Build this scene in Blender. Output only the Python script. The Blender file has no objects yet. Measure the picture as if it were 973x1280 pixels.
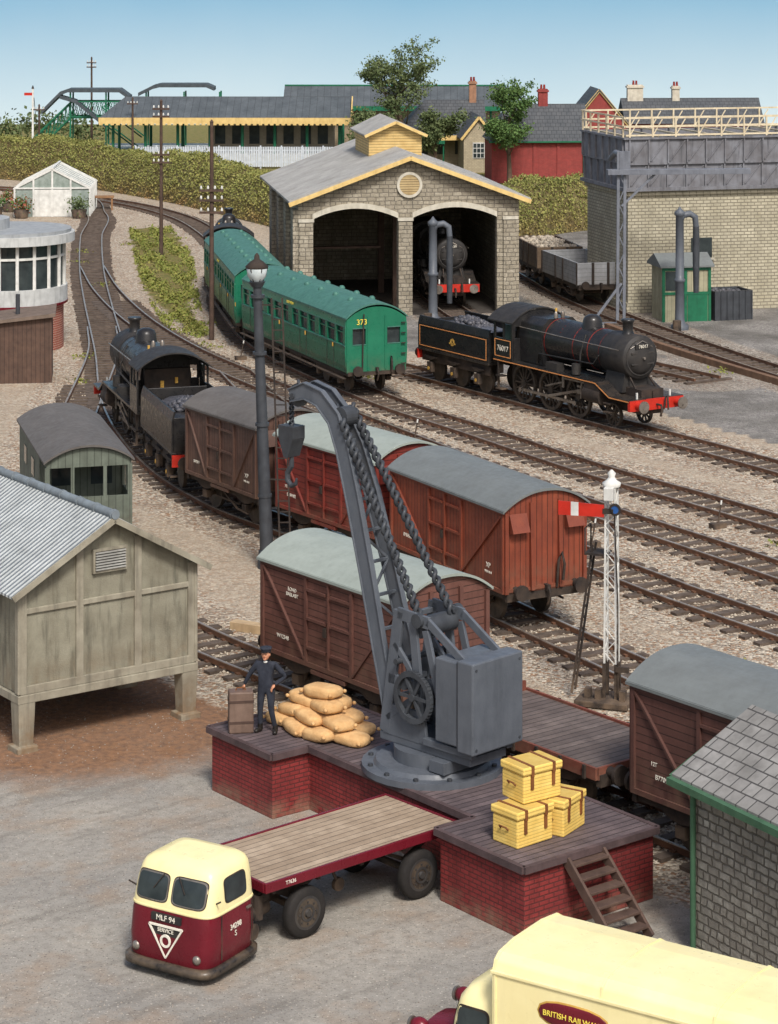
import bpy, math, random
import numpy as np
from mathutils import Vector, Matrix
R=random.Random(7); NR=np.random.default_rng(5)
sc=bpy.context.scene
pi=math.pi
# ---------------------------------------------------------------- camera / light
cam=bpy.data.objects.new('camera',bpy.data.cameras.new('camera')); sc.collection.objects.link(cam)
cam.location=(0,0,16.8); cam.rotation_euler=(pi/2,0,0)
cam.data.lens=84.4; cam.data.sensor_width=36; cam.data.shift_y=-0.529; cam.data.clip_end=3000; cam.data.clip_start=.5
sc.camera=cam
sd=Vector((.2,-.75,.88)).normalized()
sun=bpy.data.objects.new('sun',bpy.data.lights.new('sun','SUN')); sc.collection.objects.link(sun)
sun.data.energy=3.25; sun.data.angle=math.radians(12); sun.data.color=(1,.97,.93)
sun.rotation_euler=sd.to_track_quat('Z','Y').to_euler()
w=bpy.data.worlds.new('World'); sc.world=w; w.use_nodes=True
sk=w.node_tree.nodes.new('ShaderNodeTexSky'); sk.sky_type='NISHITA'; sk.sun_disc=False
sk.sun_elevation=math.asin(sd.z); sk.sun_rotation=math.atan2(sd.x,sd.y); sk.dust_density=4; sk.ozone_density=.5
bg=w.node_tree.nodes['Background']; bg.inputs[1].default_value=.15
w.node_tree.links.new(sk.outputs[0],bg.inputs[0])
sc.view_settings.view_transform='Standard'; sc.view_settings.look='None'; sc.view_settings.exposure=0
# ---------------------------------------------------------------- materials
def lin(c):
    return tuple([(x/255)/12.92 if x/255<=.04045 else ((x/255+.055)/1.055)**2.4 for x in c])+(1,)
class NT:
    def __init__(s,name):
        s.m=bpy.data.materials.new(name); s.m.use_nodes=True; s.t=s.m.node_tree; s.b=s.t.nodes['Principled BSDF']
        s.tc=s.t.nodes.new('ShaderNodeTexCoord').outputs['Object']
        sp=s.t.nodes.new('ShaderNodeSeparateXYZ'); s.t.links.new(s.tc,sp.inputs[0]); s.x,s.y,s.z=sp.outputs
    def put(s,inp,v):
        if isinstance(v,bpy.types.NodeSocket): s.t.links.new(v,inp)
        else: inp.default_value=v
    def mth(s,op,a,b=0,c=0,clamp=False):
        n=s.t.nodes.new('ShaderNodeMath'); n.operation=op; n.use_clamp=clamp
        s.put(n.inputs[0],a); s.put(n.inputs[1],b); s.put(n.inputs[2],c); return n.outputs[0]
    def mix(s,f,a,b,mode='MIX'):
        n=s.t.nodes.new('ShaderNodeMix'); n.data_type='RGBA'; n.blend_type=mode
        s.put(n.inputs[0],f); s.put(n.inputs[6],a); s.put(n.inputs[7],b); return n.outputs[2]
    def noise(s,sc_,det=4,vec=None,rough=.6):
        n=s.t.nodes.new('ShaderNodeTexNoise'); s.put(n.inputs['Vector'],vec or s.tc); n.inputs['Scale'].default_value=sc_
        n.inputs['Detail'].default_value=det; n.inputs['Roughness'].default_value=rough; return n.outputs['Fac']
    def vor(s,sc_,vec=None,out='Color',feat='F1'):
        n=s.t.nodes.new('ShaderNodeTexVoronoi'); n.feature=feat; s.put(n.inputs['Vector'],vec or s.tc); n.inputs['Scale'].default_value=sc_; return n.outputs[out]
    def comb(s,x,y,z=0):
        n=s.t.nodes.new('ShaderNodeCombineXYZ'); s.put(n.inputs[0],x); s.put(n.inputs[1],y); s.put(n.inputs[2],z); return n.outputs[0]
    def rng(s,v,a,b,c=0,d=1):
        n=s.t.nodes.new('ShaderNodeMapRange'); s.put(n.inputs[0],v)
        for i,q in enumerate((a,b,c,d)): n.inputs[i+1].default_value=q
        return n.outputs[0]
    def bump(s,h,st=.5,dist=.02):
        n=s.t.nodes.new('ShaderNodeBump'); n.inputs['Strength'].default_value=st; n.inputs['Distance'].default_value=dist
        s.put(n.inputs['Height'],h); s.t.links.new(n.outputs[0],s.b.inputs['Normal'])
    def attr(s,name):
        n=s.t.nodes.new('ShaderNodeAttribute'); n.attribute_name=name
        q=s.t.nodes.new('ShaderNodeSeparateColor'); s.t.links.new(n.outputs['Color'],q.inputs[0]); return q.outputs
def M(name,c1,c2=None,ns=2.5,rough=.75,metal=0,bump=.3,bs=22,pat=None,pitch=.2,gap=.08,pd=.5,pv=.22,streak=.25,dust=None,dz=1.2,bw=.45,bh=.15,mort=(150,140,120),ms=.02,dist=.015):
    n=NT(name); c1=lin(c1); c2=lin(c2) if c2 else tuple(x*.6 for x in c1[:3])+(1,)
    col=n.mix(n.rng(n.noise(ns,6),.32,.72),c1,c2); h=n.noise(bs,3)
    if pat in('brick','slate'):
        v=n.comb(n.mth('ADD',n.x,n.y),n.z) if pat=='brick' else n.comb(n.x,n.mth('ADD',n.y,n.mth('MULTIPLY',n.z,.01)))
        b=n.t.nodes.new('ShaderNodeTexBrick'); n.put(b.inputs['Vector'],v); b.inputs['Scale'].default_value=1
        b.inputs['Brick Width'].default_value=bw; b.inputs['Row Height'].default_value=bh; b.inputs['Mortar Size'].default_value=ms; b.inputs['Mortar Smooth'].default_value=.3
        b.inputs['Bias'].default_value=0
        n.put(b.inputs['Color1'],col); n.put(b.inputs['Color2'],n.mix(.55,col,c2 if pat=='slate' else tuple(x*.6 for x in c1[:3])+(1,))); b.inputs['Mortar'].default_value=lin(mort)
        col=b.outputs['Color']; h=n.mth('ADD',n.mth('MULTIPLY',h,.4),n.mth('SUBTRACT',1,b.outputs['Fac']))
    elif pat=='stone':
        wob=n.noise(3,2)
        v=n.comb(n.mth('ADD',n.mth('ADD',n.x,n.y),n.mth('MULTIPLY',wob,.12)),n.mth('ADD',n.z,n.mth('MULTIPLY',n.noise(4.3,2),.07)))
        b=n.t.nodes.new('ShaderNodeTexBrick'); n.put(b.inputs['Vector'],v); b.inputs['Scale'].default_value=1; b.inputs['Bias'].default_value=-.1; b.squash=.6; b.squash_frequency=3; b.offset=.37
        b.inputs['Brick Width'].default_value=bw; b.inputs['Row Height'].default_value=bh; b.inputs['Mortar Size'].default_value=ms; b.inputs['Mortar Smooth'].default_value=.6
        n.put(b.inputs['Color1'],col); n.put(b.inputs['Color2'],n.mix(.7,col,c2)); b.inputs['Mortar'].default_value=lin(mort)
        col=n.mix(n.rng(n.noise(9,3),.4,.65,0,.5),b.outputs['Color'],c2); h=n.mth('ADD',n.mth('MULTIPLY',h,.6),n.mth('SUBTRACT',1,b.outputs['Fac']))
    elif pat=='corr':
        t={'x':n.x,'y':n.y}[gap if isinstance(gap,str) else 'x']
        h=n.mth('ADD',n.mth('SINE',n.mth('MULTIPLY',t,2*pi/pitch)),n.mth('MULTIPLY',h,.3))
        col=n.mix(n.rng(h,-.9,.6,pd,0),col,tuple(x*.35 for x in c1[:3])+(1,))
    elif pat:
        t={'x':n.x,'y':n.y,'z':n.z,'xy':n.mth('ADD',n.x,n.y)}[pat]
        q=n.mth('DIVIDE',t,pitch); g=n.mth('LESS_THAN',n.mth('FRACT',q),gap)
        wn=n.t.nodes.new('ShaderNodeTexWhiteNoise'); wn.noise_dimensions='1D'; n.put(wn.inputs['W'],n.mth('FLOOR',q))
        col=n.mix(n.mth('MULTIPLY',wn.outputs[0],pv*2),col,c2)
        col=n.mix(n.mth('MULTIPLY',g,pd),col,(.005,.004,.003,1)); h=n.mth('SUBTRACT',n.mth('MULTIPLY',h,.4),g)
    if streak:
        v=n.comb(n.mth('MULTIPLY',n.x,5),n.mth('MULTIPLY',n.y,5),n.mth('MULTIPLY',n.z,.7))
        col=n.mix(n.rng(n.noise(1,4,v),.5,.8,0,streak*1.6),col,tuple(x*.3 for x in c1[:3])+(1,))
    if dust:
        f=n.mth('MULTIPLY',n.rng(n.z,dz,dz*.3),n.rng(n.noise(3,5),.35,.75),clamp=True); col=n.mix(f,col,lin(dust))
    n.put(n.b.inputs['Base Color'],col); n.b.inputs['Metallic'].default_value=metal
    n.put(n.b.inputs['Roughness'],n.rng(n.noise(6,3),.3,.7,max(.05,rough-.12),min(1,rough+.12)))
    n.b.inputs['Specular IOR Level'].default_value=.35
    n.bump(h,bump,dist); return n.m
DU=(140,120,98)
m_black=M('black_paint',(30,30,32),(46,44,42),rough=.33,bump=.1,dust=(104,90,74),dz=1.6,streak=.1)
m_frame=M('underframe_black',(36,32,30),(66,55,47),rough=.8,dust=(116,98,80),dz=1.0)
m_smoke=M('smokebox_black',(38,37,37),(56,53,50),rough=.6,bump=.15)
m_wheel=M('wheel_steel',(50,46,42),(92,80,68),rough=.6,bump=.1)
m_rod=M('rod_steel',(156,150,142),(106,96,86),rough=.35,metal=.6,bump=.05,streak=0)
m_red=M('buffer_red',(196,46,32),(160,38,25),rough=.5,bump=.05,streak=.1)
m_orange=M('lining_orange',(218,150,90),(195,125,70),streak=0,bump=0)
m_redline=M('lining_red',(140,48,38),(112,34,28),streak=0,bump=0)
m_coal=M('coal',(44,44,48),(104,104,110),ns=9,rough=.45,bump=.6,bs=14)
m_gold=M('crest_gold',(205,165,80),(160,120,50),streak=0)
m_glass=M('dark_glass',(36,42,44),(66,74,74),ns=1.2,rough=.1,bump=0,streak=0)
m_white=M('white_paint',(216,216,211),(182,182,176),rough=.6,bump=.1,streak=.18)
m_cream=M('cream_paint',(238,226,172),(228,214,156),rough=.36,bump=.06,streak=.08,ns=1)
m_maroon=M('maroon_paint',(106,26,38),(88,20,30),rough=.3,bump=.05,streak=.08,ns=1)
m_tyre=M('tyre_rubber',(27,26,26),(44,40,37),rough=.85,streak=.1)
m_hub=M('wheel_hub',(48,48,49),(66,62,58),rough=.5,streak=.1)
m_roofg=M('van_roof_grey',(150,158,150),(138,146,138),rough=.6,ns=1.5,bump=.12,streak=.12)
m_roofd=M('van_roof_dark',(112,117,116),(101,105,104),rough=.6,ns=1.5,bump=.12,streak=.12)
m_roofb=M('van_roof_brown',(98,94,90),(84,80,76),rough=.7,ns=1.5,bump=.15,streak=.15)
m_green=M('coach_green',(34,112,84),(28,98,74),rough=.34,bump=.05,ns=1,dust=(95,95,75),dz=1.7,streak=.14)
m_greend=M('coach_roof',(70,116,104),(58,100,90),rough=.6,bump=.08,streak=.2)
m_grey=M('crane_grey',(90,95,102),(78,83,90),rough=.5,ns=2,bump=.15,streak=.2)
m_greyd=M('crane_dark',(66,70,75),(48,50,54),rough=.55,bump=.15)
m_wood=M('weathered_wood',(105,92,78),(78,66,56),pat='x',pitch=.3)
m_text=M('white_lettering',(225,220,205),(215,210,195),streak=0,bump=0)
m_yell=M('yellow_lettering',(235,215,90),(230,205,80),streak=0,bump=0)
m_pole=M('creosoted_pole',(88,70,60),(60,48,40),rough=.85,streak=.4)
m_ggreen=M('station_green',(30,108,76),(22,85,60),rough=.5,bump=.05)
m_ycream=M('station_cream',(218,190,126),(198,168,106),rough=.6,bump=.1)
m_slate=M('slate_roof',(88,90,92),(66,70,74),pat='slate',bw=.4,bh=.3,mort=(46,48,50),ns=1,rough=.7)
# ---------------------------------------------------------------- mesh building
class P:
    def __init__(s,mat,bevel=0): s.v=[];s.f=[];s.sm=[];s.mat=mat;s.bev=bevel
    def add(s,vs,fs,sm=False):
        o=len(s.v); s.v+= [tuple(v) for v in vs]; s.f+=[tuple(i+o for i in f) for f in fs]; s.sm+=[sm]*len(fs)
    def box(s,x0,x1,y0,y1,z0,z1):
        s.add([(x,y,z) for x in(x0,x1) for y in(y0,y1) for z in(z0,z1)],[(0,1,3,2),(4,6,7,5),(0,4,5,1),(2,3,7,6),(0,2,6,4),(1,5,7,3)])
    def cb(s,x,y,z,sx,sy,sz,rz=0):
        c,k=math.cos(rz),math.sin(rz)
        s.add([(x+a*c-b*k,y+a*k+b*c,z+d) for a in(-sx/2,sx/2) for b in(-sy/2,sy/2) for d in(0,sz)],[(0,1,3,2),(4,6,7,5),(0,4,5,1),(2,3,7,6),(0,2,6,4),(1,5,7,3)])
    def beam(s,a,b,w_,h_,up=(0,0,1)):
        a=Vector(a);b=Vector(b);d=(b-a).normalized();u=Vector(up)
        if abs(d.dot(u))>.98: u=Vector((1,0,0)) if abs(d.x)<.9 else Vector((0,1,0))
        y=d.cross(u).normalized(); z=y.cross(d)
        s.add([p+y*i*w_/2+z*j*h_/2 for p in(a,b) for i in(-1,1) for j in(-1,1)],[(0,1,3,2),(4,6,7,5),(0,4,5,1),(2,3,7,6),(0,2,6,4),(1,5,7,3)])
    def cyl(s,a,b,r,r2=None,n=14,caps=True):
        a=Vector(a);b=Vector(b); r2=r if r2 is None else r2
        z=(b-a).normalized(); x=z.orthogonal().normalized(); y=z.cross(x)
        A=[a+(x*math.cos(2*pi*i/n)+y*math.sin(2*pi*i/n))*r for i in range(n)]
        B=[b+(x*math.cos(2*pi*i/n)+y*math.sin(2*pi*i/n))*r2 for i in range(n)]
        s.add(A+B,[(i,(i+1)%n,n+(i+1)%n,n+i) for i in range(n)],True)
        if caps: s.add(A,[tuple(range(n))]); s.add(B,[tuple(range(n))])
    def ring(s,c,r0,r1,w_,n=22,axis='y'):
        vs=[]
        for i in range(n):
            t=2*pi*i/n
            for r in(r0,r1):
                for d in(-w_/2,w_/2):
                    p=(math.cos(t)*r,d,math.sin(t)*r) if axis=='y' else ((d,math.cos(t)*r,math.sin(t)*r) if axis=='x' else (math.cos(t)*r,math.sin(t)*r,d))
                    vs.append((c[0]+p[0],c[1]+p[1],c[2]+p[2]))
        f=[]
        for i in range(n):
            a=4*i;b=4*((i+1)%n)
            f+=[(a,b,b+1,a+1),(a+2,a+3,b+3,b+2),(a,a+2,b+2,b),(a+1,b+1,b+3,a+3)]
        s.add(vs,f)
    def loft(s,secs,caps=True,sm=False,closed=True):
        n=len(secs[0]); vs=[p for q in secs for p in q]; f=[]
        m=n if closed else n-1
        for k in range(len(secs)-1):
            for i in range(m): f.append((k*n+i,k*n+(i+1)%n,(k+1)*n+(i+1)%n,(k+1)*n+i))
        s.add(vs,f,sm)
        if caps: s.add(secs[0],[tuple(range(n))]); s.add(secs[-1],[tuple(range(n))])
    def px(s,prof,x0,x1,sm=False): s.loft([[(x0,y,z) for y,z in prof],[(x1,y,z) for y,z in prof]],sm=sm)
    def py(s,prof,y0,y1,sm=False): s.loft([[(x,y0,z) for x,z in prof],[(x,y1,z) for x,z in prof]],sm=sm)
    def pz(s,prof,z0,z1,sm=False): s.loft([[(x,y,z0) for x,y in prof],[(x,y,z1) for x,y in prof]],sm=sm)
    def lathe(s,prof,c=(0,0,0),n=20,axis='z'):
        secs=[]
        for r,h in prof:
            q=[]
            for i in range(n):
                t=2*pi*i/n; a,b=r*math.cos(t),r*math.sin(t)
                p=(a,b,h) if axis=='z' else ((h,a,b) if axis=='x' else (a,h,b))
                q.append((c[0]+p[0],c[1]+p[1],c[2]+p[2]))
            secs.append(q)
        s.loft(secs,caps=True,sm=True)
    def tube(s,pts,r,n=6):
        pts=[Vector(p) for p in pts]; secs=[]
        x=None
        for i,p in enumerate(pts):
            d=(pts[min(i+1,len(pts)-1)]-pts[max(i-1,0)]).normalized()
            x=d.orthogonal().normalized() if x is None else (x-d*x.dot(d)).normalized()
            y=d.cross(x); rr=r[i] if isinstance(r,(list,tuple)) else r
            secs.append([p+(x*math.cos(2*pi*k/n)+y*math.sin(2*pi*k/n))*rr for k in range(n)])
        s.loft(secs,sm=True)
    def ell(s,c,rx,ry,rz,n=12,m=8,e=1.0,jit=0,rot=None):
        secs=[]; sg=lambda v,p:math.copysign(abs(v)**p,v)
        for j in range(m+1):
            ph=-pi/2+pi*j/m; cp=max(sg(math.cos(ph),e),.002); q=[]
            for i in range(n):
                t=2*pi*i/n; p=Vector((rx*cp*sg(math.cos(t),e),ry*cp*sg(math.sin(t),e),rz*sg(math.sin(ph),e)))
                if jit: p*=1+R.uniform(-jit,jit)
                if rot is not None: p=rot@p
                q.append(p+Vector(c))
            secs.append(q)
        s.loft(secs,sm=True)
    def curtain(s,xs,lo,hi,y0,y1):
        secs=[[(x,y0,lo(x)),(x,y0,hi(x)),(x,y1,hi(x)),(x,y1,lo(x))] for x in xs]; s.loft(secs)
def mkmesh(name,v,f,sm,mat,bev=0,parent=None,loc=(0,0,0)):
    me=bpy.data.meshes.new(name); me.from_pydata(v,[],f)
    if sm is not None: me.polygons.foreach_set('use_smooth',sm)
    me.materials.append(mat); ob=bpy.data.objects.new(name,me); sc.collection.objects.link(ob)
    if parent: ob.parent=parent
    ob.location=loc
    if bev:
        b=ob.modifiers.new('bevel','BEVEL'); b.width=bev; b.segments=2; b.limit_method='ANGLE'; b.angle_limit=.6
    return ob
class O:
    def __init__(s,name,x=0,y=0,z=0,rz=0,parent=None):
        s.e=bpy.data.objects.new(name,None); sc.collection.objects.link(s.e); s.e.empty_display_size=.2
        s.e.location=(x,y,z); s.e.rotation_euler=(0,0,rz); s.ps={}
        if parent: s.e.parent=parent
    def p(s,part,mat,bevel=0):
        if part not in s.ps: s.ps[part]=P(mat,bevel)
        return s.ps[part]
    def text(s,t,loc,size,rot,mat=None,name='lettering'):
        cu=bpy.data.curves.new(name,'FONT'); cu.body=t; cu.size=size; cu.extrude=.004; cu.align_x='CENTER'; cu.align_y='CENTER'
        cu.materials.append(mat or m_text); ob=bpy.data.objects.new(name,cu); sc.collection.objects.link(ob); ob.parent=s.e
        ob.location=loc; ob.rotation_euler=[math.radians(a) for a in rot]; return ob
    def done(s):
        for k,p in s.ps.items(): mkmesh(k,p.v,p.f,p.sm,p.mat,p.bev,s.e)
        return s.e
def veh(name,a,b,z=.19):
    d=Vector((b[0]-a[0],b[1]-a[1])); o=O(name,(a[0]+b[0])/2,(a[1]+b[1])/2,z,math.atan2(d.y,d.x)); o.L=d.length; return o
def arcprof(hw,zs,zt,n=12):
    return [(hw*(-1+2*i/n), zs+(zt-zs)*(1-abs(-1+2*i/n)**2.2)) for i in range(n+1)]
def roofshell(p,hw,zs,zt,x0,x1,th=.06):
    a=arcprof(hw,zs,zt,20); b=[(y,z-th) for y,z in reversed(a)]; p.px(a+b,x0,x1)
# ---------------------------------------------------------------- tracks
def resample(pts,step):
    pts=[np.array(p,float) for p in pts]; pts=[2*pts[0]-pts[1]]+pts+[2*pts[-1]-pts[-2]]; out=[]
    for i in range(1,len(pts)-2):
        p0,p1,p2,p3=pts[i-1:i+3]
        for t in np.linspace(0,1,24,endpoint=False):
            out.append(.5*((2*p1)+(-p0+p2)*t+(2*p0-5*p1+4*p2-p3)*t*t+(-p0+3*p1-3*p2+p3)*t**3))
    out.append(pts[-2]); out=np.array(out); d=np.r_[0,np.cumsum(np.linalg.norm(np.diff(out,axis=0),axis=1))]
    n=max(2,int(d[-1]/step)); q=np.linspace(0,d[-1],n+1)
    return np.c_[np.interp(q,d,out[:,0]),np.interp(q,d,out[:,1])]
DF=np.array((2.34,41.55)); DU_=np.array((-.615,.788)); DV=np.array((.788,.615))
def dk(u,v): p=DF+u*DU_+v*DV; return (float(p[0]),float(p[1]))
TR=[
 [(14,42),(8.5,52.3),(3.9,60.8),(1.12,66),(-2.1,70.6),(-5.2,75.3),(-7.9,82),(-10.3,92),(-12.2,105),(-14.7,121),(-16.6,134),(-18.6,150),(-20,164),(-25,180),(-45,192),(-70,200)],
 [(18,62),(10.5,74.4),(7,79.8),(3.3,86.6),(-.56,93.8),(-5.3,106),(-7.8,119),(-8.6,130),(-9.6,142),(-11.8,154),(-14.8,164),(-20,173.5),(-30,184),(-50,193),(-70,199)],
 [(19,70),(13.6,79.5),(9.7,86),(2.2,98),(-2.0,105),(-4.4,111.5),(-5.9,119)],
 [(16,57.5),(9.65,68.6),(6.5,73.9),(2,82.4),(-2,90.5),(-5.8,98.4),(-9,105.6),(-12.0,114.5),(-14.7,125),(-16.7,135)],
 [(16,51.5),(8.8,62.5),(6.9,65.7),(4.95,69.3),(2.8,72.8),(-.15,79.1),(-2.8,86),(-4.8,93),(-6.4,99.8)],
 [dk(-16,5.6),dk(-5,5.6),dk(5,5.6),dk(14,5.6),dk(19.5,5.7),(-8.2,66),(-9.9,72.5),(-11.1,80),(-11.7,91),(-12.4,104),(-13.4,112)],
 [(24,84),(19,93),(15,103),(11.5,114),(9.3,123),(8.2,129.5),(6.5,140)],
 [(13,98),(8,106),(4.3,113.5),(3.1,118),(1.3,130)],
]
m_rail=M('rail_side',(108,76,56),(76,54,42),rough=.85,streak=0,bump=.1)
m_railtop=M('rail_head',(172,164,154),(132,116,102),rough=.35,metal=.5,streak=0,bump=0)
m_sleep=M('sleeper',(100,88,78),(64,54,46),ns=3,rough=.9,bump=.5,bs=30)
RS=[]
for k,t in enumerate(TR):
    o=O('railway_track'); c=resample(t,.5); RS.append(c)
    tan=np.gradient(c,axis=0); tan/=np.linalg.norm(tan,axis=1)[:,None]; nr=np.c_[-tan[:,1],tan[:,0]]
    for sgn in(-1,1):
        q=c+nr*sgn*.66
        def strip(part,mat,hw,z0,z1):
            o.p(part,mat).loft([[(a[0]-b[0]*hw,a[1]-b[1]*hw,z0),(a[0]-b[0]*hw,a[1]-b[1]*hw,z1),(a[0]+b[0]*hw,a[1]+b[1]*hw,z1),(a[0]+b[0]*hw,a[1]+b[1]*hw,z0)] for a,b in zip(q,nr)])
        dz=.003*k
        strip('rails',m_rail,.04,.05+dz,.17+dz); strip('railheads',m_railtop,.034,.168+dz,.19+dz)
    s_=resample(t,.66); ta=np.gradient(s_,axis=0)
    for a,b in zip(s_,ta):
        if a[1]>190: continue
        if k and min(float(np.min(np.hypot(q[:,0]-a[0],q[:,1]-a[1]))) for q in RS[:-1])<.9: continue
        an=math.atan2(b[1],b[0])+R.uniform(-.025,.025)
        o.p('sleepers',m_sleep).cb(a[0]+R.uniform(-.03,.03),a[1],-.02,.26,2.35+R.uniform(-.08,.08),.078+k*.002+R.uniform(0,.008),an)
        if a[1]<90:
            for sg in(-.66,.66):
                x=a[0]-math.sin(an)*sg; y=a[1]+math.cos(an)*sg
                o.p('chairs',m_rail).cb(x,y,.05,.12,.24,.06,an)
    o.done()
# ---------------------------------------------------------------- ground
xs=np.r_[-500,-250,-120,-80,-60,np.arange(-46,30,.42),40,60,80,120,250,500]
ys=np.r_[-300,-120,-40,0,20,np.arange(30,190,.42),np.arange(190,263,2.5),263]
X,Y=np.meshgrid(xs,ys); nx,ny=len(xs),len(ys)
pts=np.c_[X.ravel(),Y.ravel()]
def mind(c,p):
    out=np.full(len(p),1e9)
    for i in range(0,len(c),40):
        cc=c[i:i+40]; d=np.min((p[:,None,0]-cc[None,:,0])**2+(p[:,None,1]-cc[None,:,1])**2,axis=1); out=np.minimum(out,d)
    return np.sqrt(out)
D=np.array([mind(c,pts) for c in RS]); dm=D.min(0)
sst=lambda v,a,b: (lambda t:t*t*(3-2*t))(np.clip((v-a)/(b-a),0,1))
ball=1-sst(dm,1.7,2.9); oil=np.exp(-(dm/.6)**2)
rel=pts-DF; U=rel@DU_; W_=rel@DV
yard=(1-sst(W_,3.2,4.6))*(1-sst(U,14,19))
def inpoly(poly,p):
    r=np.zeros(len(p),bool); j=len(poly)-1
    for i in range(len(poly)):
        xi,yi=poly[i];xj,yj=poly[j]
        c=((yi>p[:,1])!=(yj>p[:,1]))&(p[:,0]<(xj-xi)*(p[:,1]-yi)/(yj-yi+1e-9)+xi); r^=c; j=i
    return r
ISL=[(-16.9,156),(-14.3,157),(-11.6,142),(-10.2,128),(-9.0,116),(-8.2,110.5),(-9.0,109),(-10.6,113),(-12.6,124),(-14.6,138)]
ash=inpoly([(-4,112),(1,106),(5,99.5),(11,90),(16,81),(40,60),(60,170),(-8,170)],pts).astype(float)
gr=inpoly(ISL,pts).astype(float)*.85
HP=[(-70,212),(-45,204),(-30,194.5),(-22.5,187),(-14.5,175),(-7,160),(-2,150),(5,148),(11,156),(20,160),(40,168)]
hy=np.interp(pts[:,0],[a[0] for a in HP],[a[1] for a in HP]); gr=np.maximum(gr,(pts[:,1]>hy-1.5).astype(float))
gr=np.maximum(gr,inpoly([(-21,120),(-17.6,120),(-20,150),(-24,150)],pts).astype(float)*.8)
gr*=sst(dm,1.5,2.4)
hut=np.array((-7.2,55.0)); dh=np.linalg.norm(pts-hut,axis=1); rust=(1-sst(dh,3.4,7.0))
rust=np.maximum(rust,.5*(1-sst(np.abs(W_-3),0,2.5))*(U>9)*(U<20))
vv=[(x,y,0.) for x,y in pts]; i=np.arange((ny-1)*(nx-1)); r_=i//(nx-1)*nx+i%(nx-1)
ff=np.c_[r_,r_+1,r_+nx+1,r_+nx].tolist()
n=NT('ground_material')
a1=n.attr('zone_a'); a2=n.attr('zone_b'); nz=n.noise(1.3,6); nz2=n.noise(.35,5)
def thr(a,k=.7,lo=.35,hi=.65): return n.rng(n.mth('ADD',a,n.mth('MULTIPLY',n.mth('SUBTRACT',nz,.5),k)),lo,hi)
sand=n.mix(n.rng(n.noise(2.2,8),.3,.7),lin((182,168,148)),lin((152,139,121)))
fine=n.noise(30,3)
yc=n.mix(n.rng(nz2,.35,.68),lin((158,153,143)),lin((136,133,127)))
yc=n.mix(n.rng(n.noise(5,7),.45,.7,0,.6),yc,lin((116,111,104)))
yc=n.mix(n.rng(n.noise(.9,6),.5,.66,0,.55),yc,lin((146,127,108)))
tv=n.comb(n.mth('ADD',n.mth('MULTIPLY',n.x,1.1),n.mth('MULTIPLY',n.y,-1.3)),n.mth('ADD',n.mth('MULTIPLY',n.x,.16),n.mth('MULTIPLY',n.y,.13)))
yc=n.mix(n.rng(n.noise(1.2,4,tv),.53,.64,0,.35),yc,lin((100,95,88)))
yc=n.mix(n.rng(n.noise(24,2),.6,.68,0,.8),yc,lin((72,68,63))); yc=n.mix(n.rng(n.noise(17,2),.63,.7,0,.7),yc,lin((196,190,178)))
cell=n.vor(13); cv=n.t.nodes.new('ShaderNodeSeparateColor'); n.t.links.new(cell,cv.inputs[0])
balc=n.mix(cv.outputs[0],lin((118,107,95)),lin((204,193,174))); balc=n.mix(n.rng(cv.outputs[1],.75,.8),balc,lin((146,118,94)))
balc=n.mix(n.rng(n.noise(.6,5),.48,.68,0,.45),balc,lin((126,110,94)))
ashc=n.mix(cv.outputs[0],lin((110,107,103)),lin((152,148,142))); ashc=n.mix(n.rng(nz2,.4,.65),ashc,lin((98,95,90)))
sand2=n.mix(.45,sand,balc)
col=n.mix(thr(a2[2]),sand2,yc)
col=n.mix(n.mth('MULTIPLY',thr(a2[1],.6,.2,.8),.8),col,n.mix(n.rng(n.noise(6,5),.35,.65),lin((138,96,62)),lin((98,68,46))))
col=n.mix(thr(a1[1]),col,ashc)
col=n.mix(n.mth('MULTIPLY',thr(a1[0]),n.rng(a1[1],0,1,1,.45)),col,balc)
col=n.mix(thr(a1[2],.9),col,n.mix(n.rng(n.noise(2,6),.35,.65),lin((94,98,50)),lin((128,112,72))))
oilf=n.mth('MULTIPLY',a2[0],n.rng(nz,.3,.6,.25,.68)); col=n.mix(oilf,col,lin((96,78,63)))
n.put(n.b.inputs['Base Color'],col); n.b.inputs['Roughness'].default_value=.95; n.b.inputs['Specular IOR Level'].default_value=.15
hd=n.mth('ADD',n.mth('MULTIPLY',n.vor(13,None,'Distance'),n.rng(a2[2],0,1,-1.2,-.15)),n.mth('MULTIPLY',fine,.35))
n.bump(hd,.8,.05)
g=mkmesh('ground',vv,ff,None,n.m)
for nm,(a,b,c) in (('zone_a',(ball,ash,gr)),('zone_b',(oil,rust,yard))):
    at=g.data.attributes.new(nm,'FLOAT_COLOR','POINT'); at.data.foreach_set('color',np.c_[a,b,c,np.ones(len(a))].ravel().astype(np.float32))
def stones(name,N,mat,near,smin,smax):
    base=np.array([(1,0,0),(-1,0,0),(0,1,0),(0,-1,0),(0,0,1),(0,0,-1)],float); fc=np.array([(0,2,4),(2,1,4),(1,3,4),(3,0,4),(2,0,5),(1,2,5),(3,1,5),(0,3,5)])
    P_=near(N); n_=len(P_); sz=NR.uniform(smin,smax,n_)
    v=base[None]*NR.uniform(.6,1.2,(n_,6,1)); an=NR.uniform(0,6.28,n_); c,s=np.cos(an),np.sin(an)
    x=v[:,:,0]*c[:,None]-v[:,:,1]*s[:,None]; y=v[:,:,0]*s[:,None]+v[:,:,1]*c[:,None]; z=v[:,:,2]*.7
    vv=np.stack([x*sz[:,None]+P_[:,0:1],y*sz[:,None]+P_[:,1:2],z*sz[:,None]+P_[:,2:3]],-1).reshape(-1,3)
    ff=(fc[None]+6*np.arange(n_)[:,None,None]).reshape(-1,3)
    return mkmesh(name,vv.tolist(),ff.tolist(),None,mat)
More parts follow.
